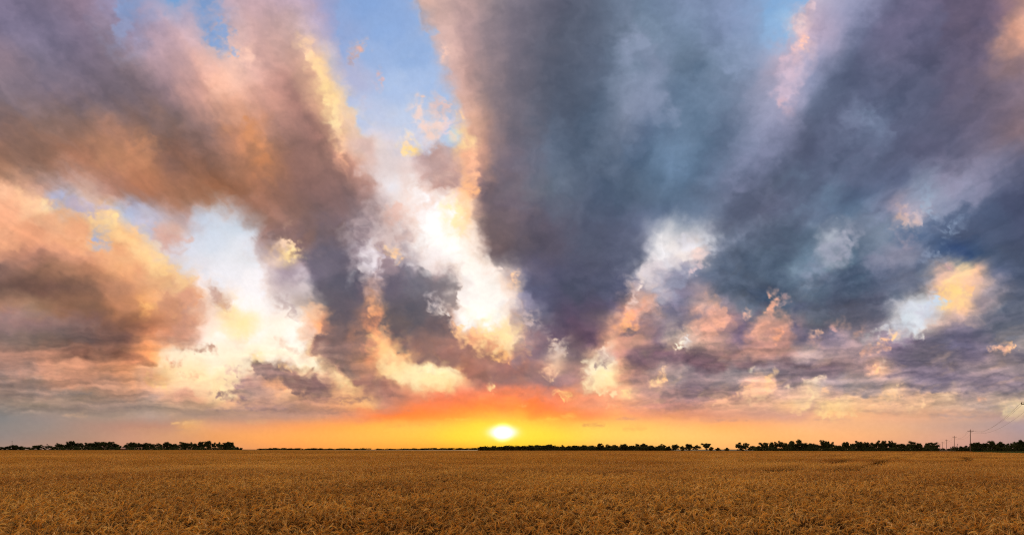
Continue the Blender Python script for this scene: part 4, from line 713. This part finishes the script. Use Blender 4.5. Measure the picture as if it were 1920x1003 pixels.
def build_wheat():
    near = [wheat_patch("wheat_tuft", 1.2, 200, 3) for _ in range(6)]
    mid = [wheat_patch("wheat_tuft", 1.2, 120, 2) for _ in range(4)]
    big = [wheat_patch("wheat_tuft", 2.9, 560, 2) for _ in range(4)]
    far = [wheat_patch("wheat_tuft", 8.6, 1500, 1) for _ in range(3)]
    meshes = near+mid+big+far; P = []; pick = []
    def fill(y0, y1, st, lo, hi, marg, cond):
        ys = np.arange(y0, y1, st)
        for y in ys:
            w = y*1.25+marg+4; xs = np.arange(-w, w, st)+rng.uniform(-.2, .2)*st
            for x in xs:
                if cond(x, y) and not (x > 145 and in_poly(GREEN, x, y)): P.append((x, y)); pick.append(rng.integers(lo, hi))
    fill(4.5, 38, 1.0, 0, 6, 4, lambda x, y: True)
    fill(38, 170, 2.5, 10, 14, 6, lambda x, y: not (x > 10 and tram_dist(x, y) < 2.6))
    fill(38, 170, 1.0, 6, 10, 6, lambda x, y: x > 10 and tram_dist(x, y) < 3.1)
    fill(170, 900, 8.0, 14, 17, 30, lambda x, y: y < field_end(x)-4)
    P = np.array(P); pick = np.array(pick); n = len(P)
    P += rng.uniform(-.08, .08, P.shape)*np.where(pick < 10, 1, 2)[:, None]
    td = tram_dist(P[:, 0], P[:, 1]); keep = ~((td < .70) & (pick < 10) & (P[:, 0] > 10)); P = P[keep]; pick = pick[keep]; n = len(P)
    rot = rng.normal(0, .25, n)+math.pi*(rng.random(n) < .25)
    hz = 1+.13*fbm(P[:, 0]/14, P[:, 1]/14, 4, 5)+.09*fbm(P[:, 0]/1.6, P[:, 1]/1.6, 2, 9)
    scl = np.stack([np.ones(n), np.ones(n), hz], 1)
    P3 = np.column_stack([P, swell(P[:, 0], P[:, 1])])
    o = make_scatter("wheat_field", meshes, P3, rot, scl, pick)
    tag(o, "ripe golden wheat filling the whole foreground up to the tree line", "wheat", kind='stuff')
    print("wheat patches", n)
    # soil under the crop
    s = grid_sheet("soil", np.linspace(-900, 900, 91), np.concatenate([np.arange(-6, 100, 4.), np.arange(100, 901, 12.)]), lambda X, Y: swell(X, Y)+.01, soil)
    tag(s, kind='structure', label="dry soil under the wheat")
build_wheat()

# ---------------------------------------------------------------- trees
leaf_m = material("dark_leaves", (.075, .10, .03), .75, scale=.12, trans=.25, c2=(.025, .042, .012))
bark_m = material("bark", (.12, .09, .065), .9, scale=1.5)
def tree_meshes(seed, H, W, kind):
    """tapered trunk with limbs, and a crown of leaf sprays gathered in uneven clumps"""
    r = np.random.default_rng(seed); mb = MB(); tips = []
    lean = r.normal(0, .03*H, 2); fork = H*r.uniform(.16, .30)
    top = Vector((lean[0], lean[1], H*.78))
    trunk = [Vector((0, 0, -.4)), Vector((lean[0]*.2, lean[1]*.2, fork)), Vector((lean[0]*.6, lean[1]*.6, H*.5)), top]
    mb.tube(trunk, [H*.028, H*.021, H*.012, H*.004], 7)
    nl = {'round': 11, 'tall': 10, 'ragged': 9, 'flat': 9, 'bush': 7}[kind]
    for i in range(nl):
        a = i*2.4+r.uniform(-.5, .5); t = r.uniform(.0, 1)
        if kind == 'bush': t *= .6
        z0 = fork+(H*.62-fork)*t*.8; b = Vector((lean[0]*z0/H, lean[1]*z0/H, z0))
        reach = W*.5*r.uniform(.55, 1.05)*(1-.45*t if kind != 'flat' else .7+.4*t); rise = H*(.10+.22*r.random())*(1.0 if kind != 'flat' else .8)
        m = b+Vector((math.cos(a)*reach*.5, math.sin(a)*reach*.5, rise*.65)); e = b+Vector((math.cos(a)*reach, math.sin(a)*reach, rise))
        if e.z > H*.95: e.z = H*.95
        mb.tube([b, m, e], [H*.010, H*.006, H*.002], 5); tips += [m*.4+e*.6, e]
    tips += [top, trunk[2]]
    V = []; 
    cl = []
    for p in tips:
        cl.append((p, W*r.uniform(.10, .20)))
    for _ in range({'round': 22, 'tall': 16, 'ragged': 11, 'flat': 12, 'bush': 18}[kind]):
        a = r.uniform(0, 6.28); q = math.sqrt(r.random()); zz = r.uniform(.16 if kind != 'bush' else .05, .88)
        prof = {'round': math.sin(math.pi*min(1, .18+zz*.82))**.55, 'tall': (1.05-zz)**.5*.85, 'ragged': .9, 'flat': .35+.8*zz, 'bush': math.sqrt(max(.05, 1-zz))}[kind]
        cl.append((Vector((math.cos(a)*W*.42*q*prof, math.sin(a)*W*.42*q*prof, H*zz)), W*r.uniform(.11, .2)))
    n_per = 105
    for c, R in cl:
        sq = r.uniform(.6, .9); c.z = min(c.z, H-R*sq*.8)
        n = int(n_per*(R/(W*.15))**1.3)
        p = r.normal(0, 1, (n, 3)); p /= np.linalg.norm(p, axis=1)[:, None]; p *= (r.random(n)**.45*R*r.uniform(.75, 1.25, n))[:, None]; p[:, 2] *= sq
        ctr = p+np.array(c); s_ = W*.028*r.uniform(.6, 1.4, n)
        a = r.normal(0, 1, (n, 3)); a /= np.linalg.norm(a, axis=1)[:, None]; b = np.cross(a, r.normal(0, 1, (n, 3))); b /= np.linalg.norm(b, axis=1)[:, None]
        a *= s_[:, None]*1.3; b *= s_[:, None]*.8
        V.append(np.stack([ctr-a, ctr-b*.9, ctr+a, ctr+b], 1).reshape(-1, 3))
    V = np.concatenate(V); V[:, 2] = np.maximum(V[:, 2], .05)
    F = np.arange(len(V)).reshape(-1, 4)
    tr = new_mesh("trunk", np.array([tuple(v) for v in mb.v]), mb.f, bark_m); cr = new_mesh("crown", V, F, leaf_m)
    return tr, cr
KINDS = ['round', 'tall', 'ragged', 'flat', 'bush']
LIB = {k: [tree_meshes(100*i+j, 10.0, {'round': 9.5, 'tall': 6.5, 'ragged': 8.5, 'flat': 9.0, 'bush': 12.0}[k], k) for j in range(4)] for i, k in enumerate(KINDS)}
BASEW = {'round': 9.5, 'tall': 6.5, 'ragged': 8.5, 'flat': 9.0, 'bush': 12.0}
ORD = "first second third fourth fifth sixth seventh eighth ninth tenth eleventh twelfth thirteenth fourteenth fifteenth sixteenth seventeenth eighteenth nineteenth twentieth".split()
ORD += ["twenty-"+w for w in ORD[:9]]+["thirtieth"]+["thirty-"+w for w in ORD[:9]]+["fortieth"]+["forty-"+w for w in ORD[:9]]
LOOK = {'round': "full round-crowned tree", 'tall': "narrow upright tree", 'ragged': "ragged open-crowned tree", 'flat': "tree with a wide spreading top", 'bush': "low dense bushy tree"}
def plant_tree(px, ytop, wpx, D, kind, label, group, name=None):
    x = place(px, D); z = float(swell(x, D)); H = ((844.2 if D > 540 and D < 580 else 843)-ytop)/960.0*D+EYE-z; W = wpx/960.0*D*(1.5 if D > 1500 else 1.28 if 545 < D < 575 and px < 1258 else 1.0)
    H = max(H, 3.5)
    r = tree_n[0]; tree_n[0] += 1
    e = bpy.data.objects.new(name or ("bush" if kind == 'bush' else "tree"), None); COL.objects.link(e); e.location = (x, D, z-.05); e.rotation_euler = (0, 0, (r*2.399) % 6.283)
    sw = W/BASEW[kind]*1.12; e.scale = (sw, sw, H/10.0)
    tr, cr = LIB[kind][r % 4]
    obj("trunk", tr, e); obj("crown", cr, e)
    tag(e, label, "tree" if kind != 'bush' else "bush", group)
tree_n = [0]
def row(items, D, where, group, jit=12):
    items = sorted(items); 
    for i, (px, yt, w, k) in enumerate(items):
        kind = {'r': 'round', 't': 'tall', 'g': 'ragged', 'f': 'flat', 'b': 'bush'}[k]
        plant_tree(px, yt, w, D+(i*37 % 7-3)*jit/3.0, kind, "%s, %s from left %s" % (LOOK[kind], ORD[i], where), group)
row([(4, 837.5, 9, 'b'), (14, 837, 12, 'b'), (26, 834, 14, 'r'), (41, 836.5, 13, 'b'), (53, 838, 9, 'b')], 1050, "in low clump at left edge", "trees in the low clump at the left edge")
row([(66, 835.5, 14, 'b'), (73, 833.5, 13, 'f'), (86, 836, 8, 'g'), (97, 835, 13, 'f'), (104, 837, 8, 'b'), (111, 830.5, 11, 'f'), (122, 832.5, 13, 'r'), (130, 825.5, 9, 'g'), (136, 826, 9, 'r'), (144, 830, 10, 'r'),
     (152, 829, 9, 'f'), (162, 828.5, 8, 'g'), (172, 830, 12, 'r'), (181, 827.5, 14, 'r'), (193, 827, 14, 'r'), (208, 828, 14, 'r'), (218, 832, 9, 'b'), (223, 832.5, 8, 'g'), (234, 834.5, 7, 'b'), (242, 830.5, 11, 'r'),
     (250, 828.5, 13, 'r'), (262, 830, 13, 'f'), (275, 829, 14, 'r'), (289, 830.5, 13, 'f'), (300, 832, 10, 'b'), (313, 828, 15, 'r'), (327, 831, 13, 'r'), (341, 827, 11, 'g'), (348, 829, 11, 'r'), (358, 826.5, 12, 'g'),
     (366, 831, 10, 'b'), (378, 828, 16, 'r'), (390, 825.5, 12, 'r'), (403, 829, 12, 'f'), (412, 828, 9, 'g'), (422, 830, 15, 'r'), (431, 827.5, 14, 'r'), (439, 836, 9, 'b'), (445, 838, 8, 'b'), (452, 839, 6, 'b')], 920,
    "in dark grove at left", "trees in the dark grove at the left")
row([(488, 841.2, 8, 'b'), (505, 840.5, 9, 'b'), (516, 840, 12, 'b'), (532, 840.2, 10, 'r'), (545, 840.6, 10, 'b'), (560, 840.4, 10, 'r'), (578, 841, 8, 'b'), (590, 840.2, 10, 'b'), (601, 840.6, 8, 'b'), (617, 841, 10, 'b'),
     (640, 840.7, 14, 'b'), (652, 841, 9, 'b'), (668, 841.1, 9, 'b'), (683, 841.4, 10, 'b'), (712, 841.8, 10, 'b'), (735, 841.6, 12, 'b'), (760, 841.1, 10, 'r'), (775, 840.8, 12, 'b'), (795, 840.4, 12, 'r'), (812, 839.8, 14, 'b'),
     (830, 840.3, 12, 'b'), (846, 840, 10, 'r'), (862, 840, 12, 'b'), (878, 840.4, 10, 'b'), (890, 840.2, 10, 'b')], 1900, "in thin distant line left of sun", "trees in the thin distant line left of the sun", 60)
row([(902, 838.5, 10, 'r'), (913, 838.8, 11, 'f'), (926, 837.4, 10, 'r'), (938, 838, 10, 'r'), (949, 836.6, 11, 'r'), (961, 837.6, 10, 'f'), (972, 837.8, 10, 'r'), (983, 836.6, 10, 'g'), (994, 835.4, 12, 'r'), (1007, 834.6, 12, 'r'),
     (1020, 834.6, 12, 'f'), (1030, 833.8, 10, 'r'), (1041, 834.4, 9, 'g'), (1055, 835, 9, 'g'), (1067, 836.2, 10, 'b'), (1080, 836, 12, 'r'), (1095, 835.4, 13, 'r'), (1110, 836, 12, 'b'), (1125, 832.4, 10, 'r'), (1139, 833.6, 9, 'g'),
     (1152, 835, 13, 'r'), (1170, 832.4, 11, 'r'), (1184, 836, 12, 'b'), (1197, 833, 10, 'f'), (1207, 832.2, 12, 'r'), (1221, 836, 13, 'b'), (1236, 836, 9, 'b'), (1242, 833, 10, 'g'), (1253, 838, 10, 'b')], 560,
    "in row starting under the sun", "trees in the row running right from under the sun")
row([(1266, 833.4, 13, 'r'), (1279, 836.6, 10, 'b'), (1291, 832.8, 14, 'r'), (1306, 832.4, 15, 'g'), (1324, 830.4, 15, 'f'), (1334, 838.4, 9, 'b'), (1346, 840.6, 9, 'b'), (1362, 840.8, 10, 'b')], 570,
    "among separate trees right of sun", "separate small trees right of the sun")
row([(1387, 828.4, 17, 'g'), (1399, 829, 12, 'g'), (1412, 835.6, 14, 'r')], 470, "in trio left of the long row", "three trees left of the long right-hand row")
row([(1424, 836, 11, 'b'), (1433, 827.4, 16, 'f'), (1447, 829, 12, 'r'), (1455, 827, 8, 'g'), (1464, 825.8, 13, 'f'), (1474, 830, 12, 'b'), (1484, 826.6, 14, 'r'), (1496, 823.4, 17, 'f'), (1509, 829.6, 14, 'r'), (1522, 829.6, 16, 'r'),
     (1533, 832, 12, 'b'), (1544, 823.6, 15, 'g'), (1550, 826, 12, 'r'), (1561, 827.4, 13, 'g'), (1572, 834, 12, 'b'), (1586, 827.6, 14, 'r'), (1598, 831, 10, 'r'), (1606, 825, 14, 'g'), (1613, 828, 12, 'r'), (1624, 828, 13, 'r'),
     (1635, 830, 12, 'b'), (1647, 824.2, 14, 'g'), (1657, 826, 11, 'r'), (1668, 824.8, 13, 'g'), (1677, 829, 12, 'r'), (1691, 830.6, 14, 'r'), (1704, 831, 10, 'b'), (1711, 826, 13, 'f'), (1722, 830, 13, 'r'), (1737, 834, 10, 'b'),
     (1742, 828, 14, 'g'), (1750, 829, 14, 'f'), (1756, 835, 9, 'b')], 410, "in long row left of poles", "trees in the long row left of the power poles", 8)
row([(1768, 840.4, 8, 'b'), (1780, 841, 8, 'b'), (1788, 839.4, 8, 'b')], 900, "in gap between two tree rows", "bushes in the gap by the road")
row([(1803, 837, 12, 'b'), (1811, 834.6, 8, 't'), (1818, 836, 12, 'b'), (1826, 828.6, 13, 'r'), (1834, 828.4, 12, 'r'), (1844, 828.6, 12, 'f'), (1858, 826.2, 15, 'r'), (1867, 833, 12, 'b'), (1876, 827.4, 13, 'r'), (1886, 833.4, 8, 'g'),
     (1896, 827.6, 12, 'f'), (1905, 829.4, 12, 'g'), (1913, 823.6, 12, 'r'), (1921, 826, 14, 'r'), (1934, 825, 14, 'g'), (1946, 827, 14, 'r')], 352, "in row right of large pole", "trees in the row at the right edge", 8)

def undergrowth(name, x0, x1, D, h, label, per=110):
    """tangled brush too dense to count, under a row of trees"""
    r = np.random.default_rng(int(x0)); a, b = place(x0, D), place(x1, D); n = int((b-a)*per)
    x = r.uniform(a, b, n); y = D+r.uniform(-3, 9, n); hh = h*(.75+(.45 if per > 50 else .9)*fbm(x/(9 if per > 50 else 40), y/9, 3, 3)); z = r.random(n)**.8*hh
    ctr = np.stack([x, y, z+swell(x, y)], 1); s_ = (.34 if per > 50 else .9)*r.uniform(.6, 1.4, n)
    A = r.normal(0, 1, (n, 3)); A /= np.linalg.norm(A, axis=1)[:, None]; B = np.cross(A, r.normal(0, 1, (n, 3))); B /= np.linalg.norm(B, axis=1)[:, None]
    A *= s_[:, None]; B *= s_[:, None]*.8
    V = np.stack([ctr-A, ctr-B, ctr+A, ctr+B], 1).reshape(-1, 3)
    tag(obj(name, new_mesh(name, V, np.arange(len(V)).reshape(-1, 4), leaf_m)), label, "undergrowth", kind='stuff')
undergrowth("undergrowth", 106, 440, 905, 7.5, "dark brush under the grove at the left")
undergrowth("undergrowth", 486, 696, 1880, 5.0, "thin dark line of brush on the horizon left of the sun", 12)
undergrowth("undergrowth", 705, 900, 1880, 5.4, "low dark line of brush on the horizon just left of the sun", 12)
undergrowth("undergrowth", 900, 1256, 552, 6.0, "dark brush under the row right of the sun", 240)
undergrowth("undergrowth", 1420, 1758, 402, 4.8, "dark brush under the long row left of the power poles")
undergrowth("undergrowth", 1800, 1950, 345, 4.0, "dark brush under the row at the right edge")

# ---------------------------------------------------------------- power line
wood_m = material("weathered_pole_wood", (.20, .15, .115), .85, scale=2.0)
metal_m = material("dull_metal", (.22, .22, .22), .5, scale=2.0, spec=.5)
glass_m = material("porcelain_insulator", (.30, .26, .22), .3, scale=5, spec=.5)
# (chart x of the post, metres away, height)
POLES = [(1927.5, 98, 11.5), (1819.3, 262, 12.1), (1789.3, 385, 12.1), (1774.8, 520, 12.1), (1767, 700, 12.3), (1761, 880, 12.1)]
PLAB = ["tall wooden power pole nearest the camera, its crossarm just entering at the right edge", "large wooden power pole standing at the end of the right tree row",
        "mid-size power pole just left of the large one", "small power pole, third to the left of the large one counting it", "very small power pole, fifth counting from the right edge", "tiny farthest power pole beside the long tree row's end"]
pole_pts = []
for i, (px, D, H) in enumerate(POLES):
    pole_pts.append(Vector((place(px, D), D, float(swell(place(px, D), D)))))
heads = []
for i, (px, D, H) in enumerate(POLES):
    p = pole_pts[i]; q0 = pole_pts[max(i-1, 0)]; q1 = pole_pts[min(i+1, 5)]; dr = (q1-q0); yaw = 0.0
    e = bpy.data.objects.new("power_pole", None); COL.objects.link(e); e.location = p; tag(e, PLAB[i], "power pole", "power poles along the road"); e.rotation_euler = (0, 0, yaw)
    MB().tube([(0, 0, -.5), (0, 0, H*.5), (0, 0, H)], [.19, .16, .12], 10).obj("post", wood_m, e)
    MB().box((0, -.17, H-.75), (3.0, .12, .16)).obj("crossarm", wood_m, e)
    for s in (-1, 1): MB().tube([(0, -.2, H-1.5), (s*.75, -.2, H-.82)], [.03, .03], 5).obj("brace", metal_m, e)
    hp = []
    for dx, dz in ((-1.4, -.66), (.0, 0.0), (1.4, -.66)):
        MB().tube([(dx, -.17 if dx else 0, H+dz-.02), (dx, -.17 if dx else 0, H+dz+.10), (dx, -.17 if dx else 0, H+dz+.16), (dx, -.17 if dx else 0, H+dz+.24)], [.03, .09, .07, .09], 8).obj("insulator", glass_m, e)
        hp.append(p+Vector((dx, -.17 if dx else 0, H+dz+.24)))
    heads.append(hp)
beyond = [h+Vector((40, -95, .5)) for h in heads[0]]
for w, nm in enumerate(("leftmost wire", "middle wire on the pole tops", "rightmost wire")):
    mb = MB(); chain = [beyond[w]]+[h[w] for h in heads]
    for a, b in zip(chain[:-1], chain[1:]):
        L = (b-a).length; sag = min(L*.022, 3.2); pts = []
        for k in range(17):
            t = k/16; q = a.lerp(b, t); q.z -= 4*sag*t*(1-t); pts.append(q)
        mb.tube(pts, [.022]*17, 4, False)
    tag(mb.obj("power_line", metal_m), "%s of the power line sagging from pole to pole" % nm, "wire", "wires of the power line")

# ---------------------------------------------------------------- small far things
def mast(px, D, ytop, label, headbox, w=.3):
    x = place(px, D); z = float(swell(x, D)); H = (842.6-ytop)/960.0*D+EYE-z
    e = bpy.data.objects.new("radio_mast", None); COL.objects.link(e); e.location = (x, D, z); tag(e, label, "mast")
    MB().tube([(0, 0, -.3), (0, 0, H*.6), (0, 0, H)], [w, w*.7, w*.5], 6).obj("tower", metal_m, e)
    mb = MB()
    for k in range(3):
        a = k*2.09; mb.box((math.cos(a)*headbox*.5, math.sin(a)*headbox*.5, H-.8), (.3, .3, 1.8), a)
    mb.tube([(-headbox*.5, 0, H-.6), (headbox*.5, 0, H-.6)], [.08, .08], 5); mb.obj("antenna", metal_m, e)
mast(22.8, 1500, 827.4, "thin grey mast standing alone at the far left edge", 2.4, .7)
mast(88.5, 900, 832.2, "small thin mast above the bushes left of the grove", 1.4, .3)
mast(1795.6, 900, 832.8, "slender mast in the gap between the power poles", .6, .35)
def barn(px, D, label):
    x = place(px, D); z = float(swell(x, D)); e = bpy.data.objects.new("barn", None); COL.objects.link(e); e.location = (x, D, z); e.rotation_euler = (0, 0, .25); tag(e, label, "barn")
    wall = material("barn_board", (.16, .07, .05), .85); roof = material("pale_metal_roof", (.62, .50, .46), .5)
    w, d, h, r = 6.5, 5.0, 3.2, 5.0
    V = [(-w/2, -d/2, 0), (w/2, -d/2, 0), (w/2, d/2, 0), (-w/2, d/2, 0), (-w/2, -d/2, h), (w/2, -d/2, h), (w/2, d/2, h), (-w/2, d/2, h), (-w/2, 0, r), (w/2, 0, r)]
    obj("wall", new_mesh("wall", V, [(0, 1, 5, 4), (2, 3, 7, 6), (1, 2, 6, 9, 5), (3, 0, 4, 8, 7)], wall), e)
    V = [(-w/2-.3, -d/2-.35, h-.15), (w/2+.3, -d/2-.35, h-.15), (w/2+.3, 0, r+.1), (-w/2-.3, 0, r+.1), (w/2+.3, d/2+.35, h-.15), (-w/2-.3, d/2+.35, h-.15)]
    V += [(a, b, c+.12) for a, b, c in V]
    obj("roof", new_mesh("roof", V, [(6, 7, 8, 9), (9, 8, 10, 11), (0, 3, 2, 1), (3, 5, 4, 2), (0, 1, 7, 6), (4, 5, 11, 10), (0, 6, 9, 3), (3, 9, 11, 5), (1, 2, 8, 7), (2, 4, 10, 8)], roof), e)
    MB().box((-.6, -d/2-.03, 1.1), (1.6, .06, 2.2)).obj("door", material("dark_barn_door", (.07, .05, .04), .8), e)
barn(231.5, 893, "small barn with a pale pinkish roof in front of the grove at the left")

# green crop and pale stubble beyond the wheat at the right
def leafy_sheet(name, poly, n, h, m, label, cat, s0):
    r = np.random.default_rng(3); P = np.array(poly, float); lo, hi = P.min(0), P.max(0); pts = []
    q = r.uniform(lo, hi, (n*2, 2)); ins = np.zeros(len(q), bool)
    for k in range(len(P)):
        a, b = P[k], P[(k+1) % len(P)]
        if a[1] != b[1]: ins ^= ((a[1] > q[:, 1]) != (b[1] > q[:, 1])) & (q[:, 0] < (b[0]-a[0])*(q[:, 1]-a[1])/(b[1]-a[1])+a[0])
    q = q[ins][:n]; n = len(q); hh = h*r.uniform(.7, 1.1, n); az = r.uniform(0, 6.28, n); sx = s0*r.uniform(.6, 1.3, n)
    z = swell(q[:, 0], q[:, 1]); c, s = np.cos(az)*sx, np.sin(az)*sx; o = r.normal(0, .12, (n, 2))
    V = np.stack([np.stack([q[:, 0]-c, q[:, 1]-s, z], 1), np.stack([q[:, 0]+c, q[:, 1]+s, z], 1), np.stack([q[:, 0]+c*.8+o[:, 0], q[:, 1]+s*.8+o[:, 1], z+hh*.8], 1), np.stack([q[:, 0]-c*.6+o[:, 0], q[:, 1]-s*.6+o[:, 1], z+hh], 1)], 1).reshape(-1, 3)
    tag(obj(name, new_mesh(name, V, np.arange(len(V)).reshape(-1, 4), m)), label, cat, kind='stuff')
green_m = material("green_crop_leaf", (.06, .11, .03), .7, scale=.5, trans=.3, c2=(.03, .06, .015))
stub_m = material("pale_stubble", (.60, .44, .22), .8, scale=.4, trans=.2)
leafy_sheet("corn_crop", GREEN, 30000, 1.15, green_m, "strip of green crop at the far right edge of the wheat", "crop", .16)
leafy_sheet("stubble", [(205, 392), (255, 345), (420, 345), (480, 430), (330, 430)], 60000, .7, stub_m, "pale stubble strip beyond the wheat at the right", "stubble", .15)
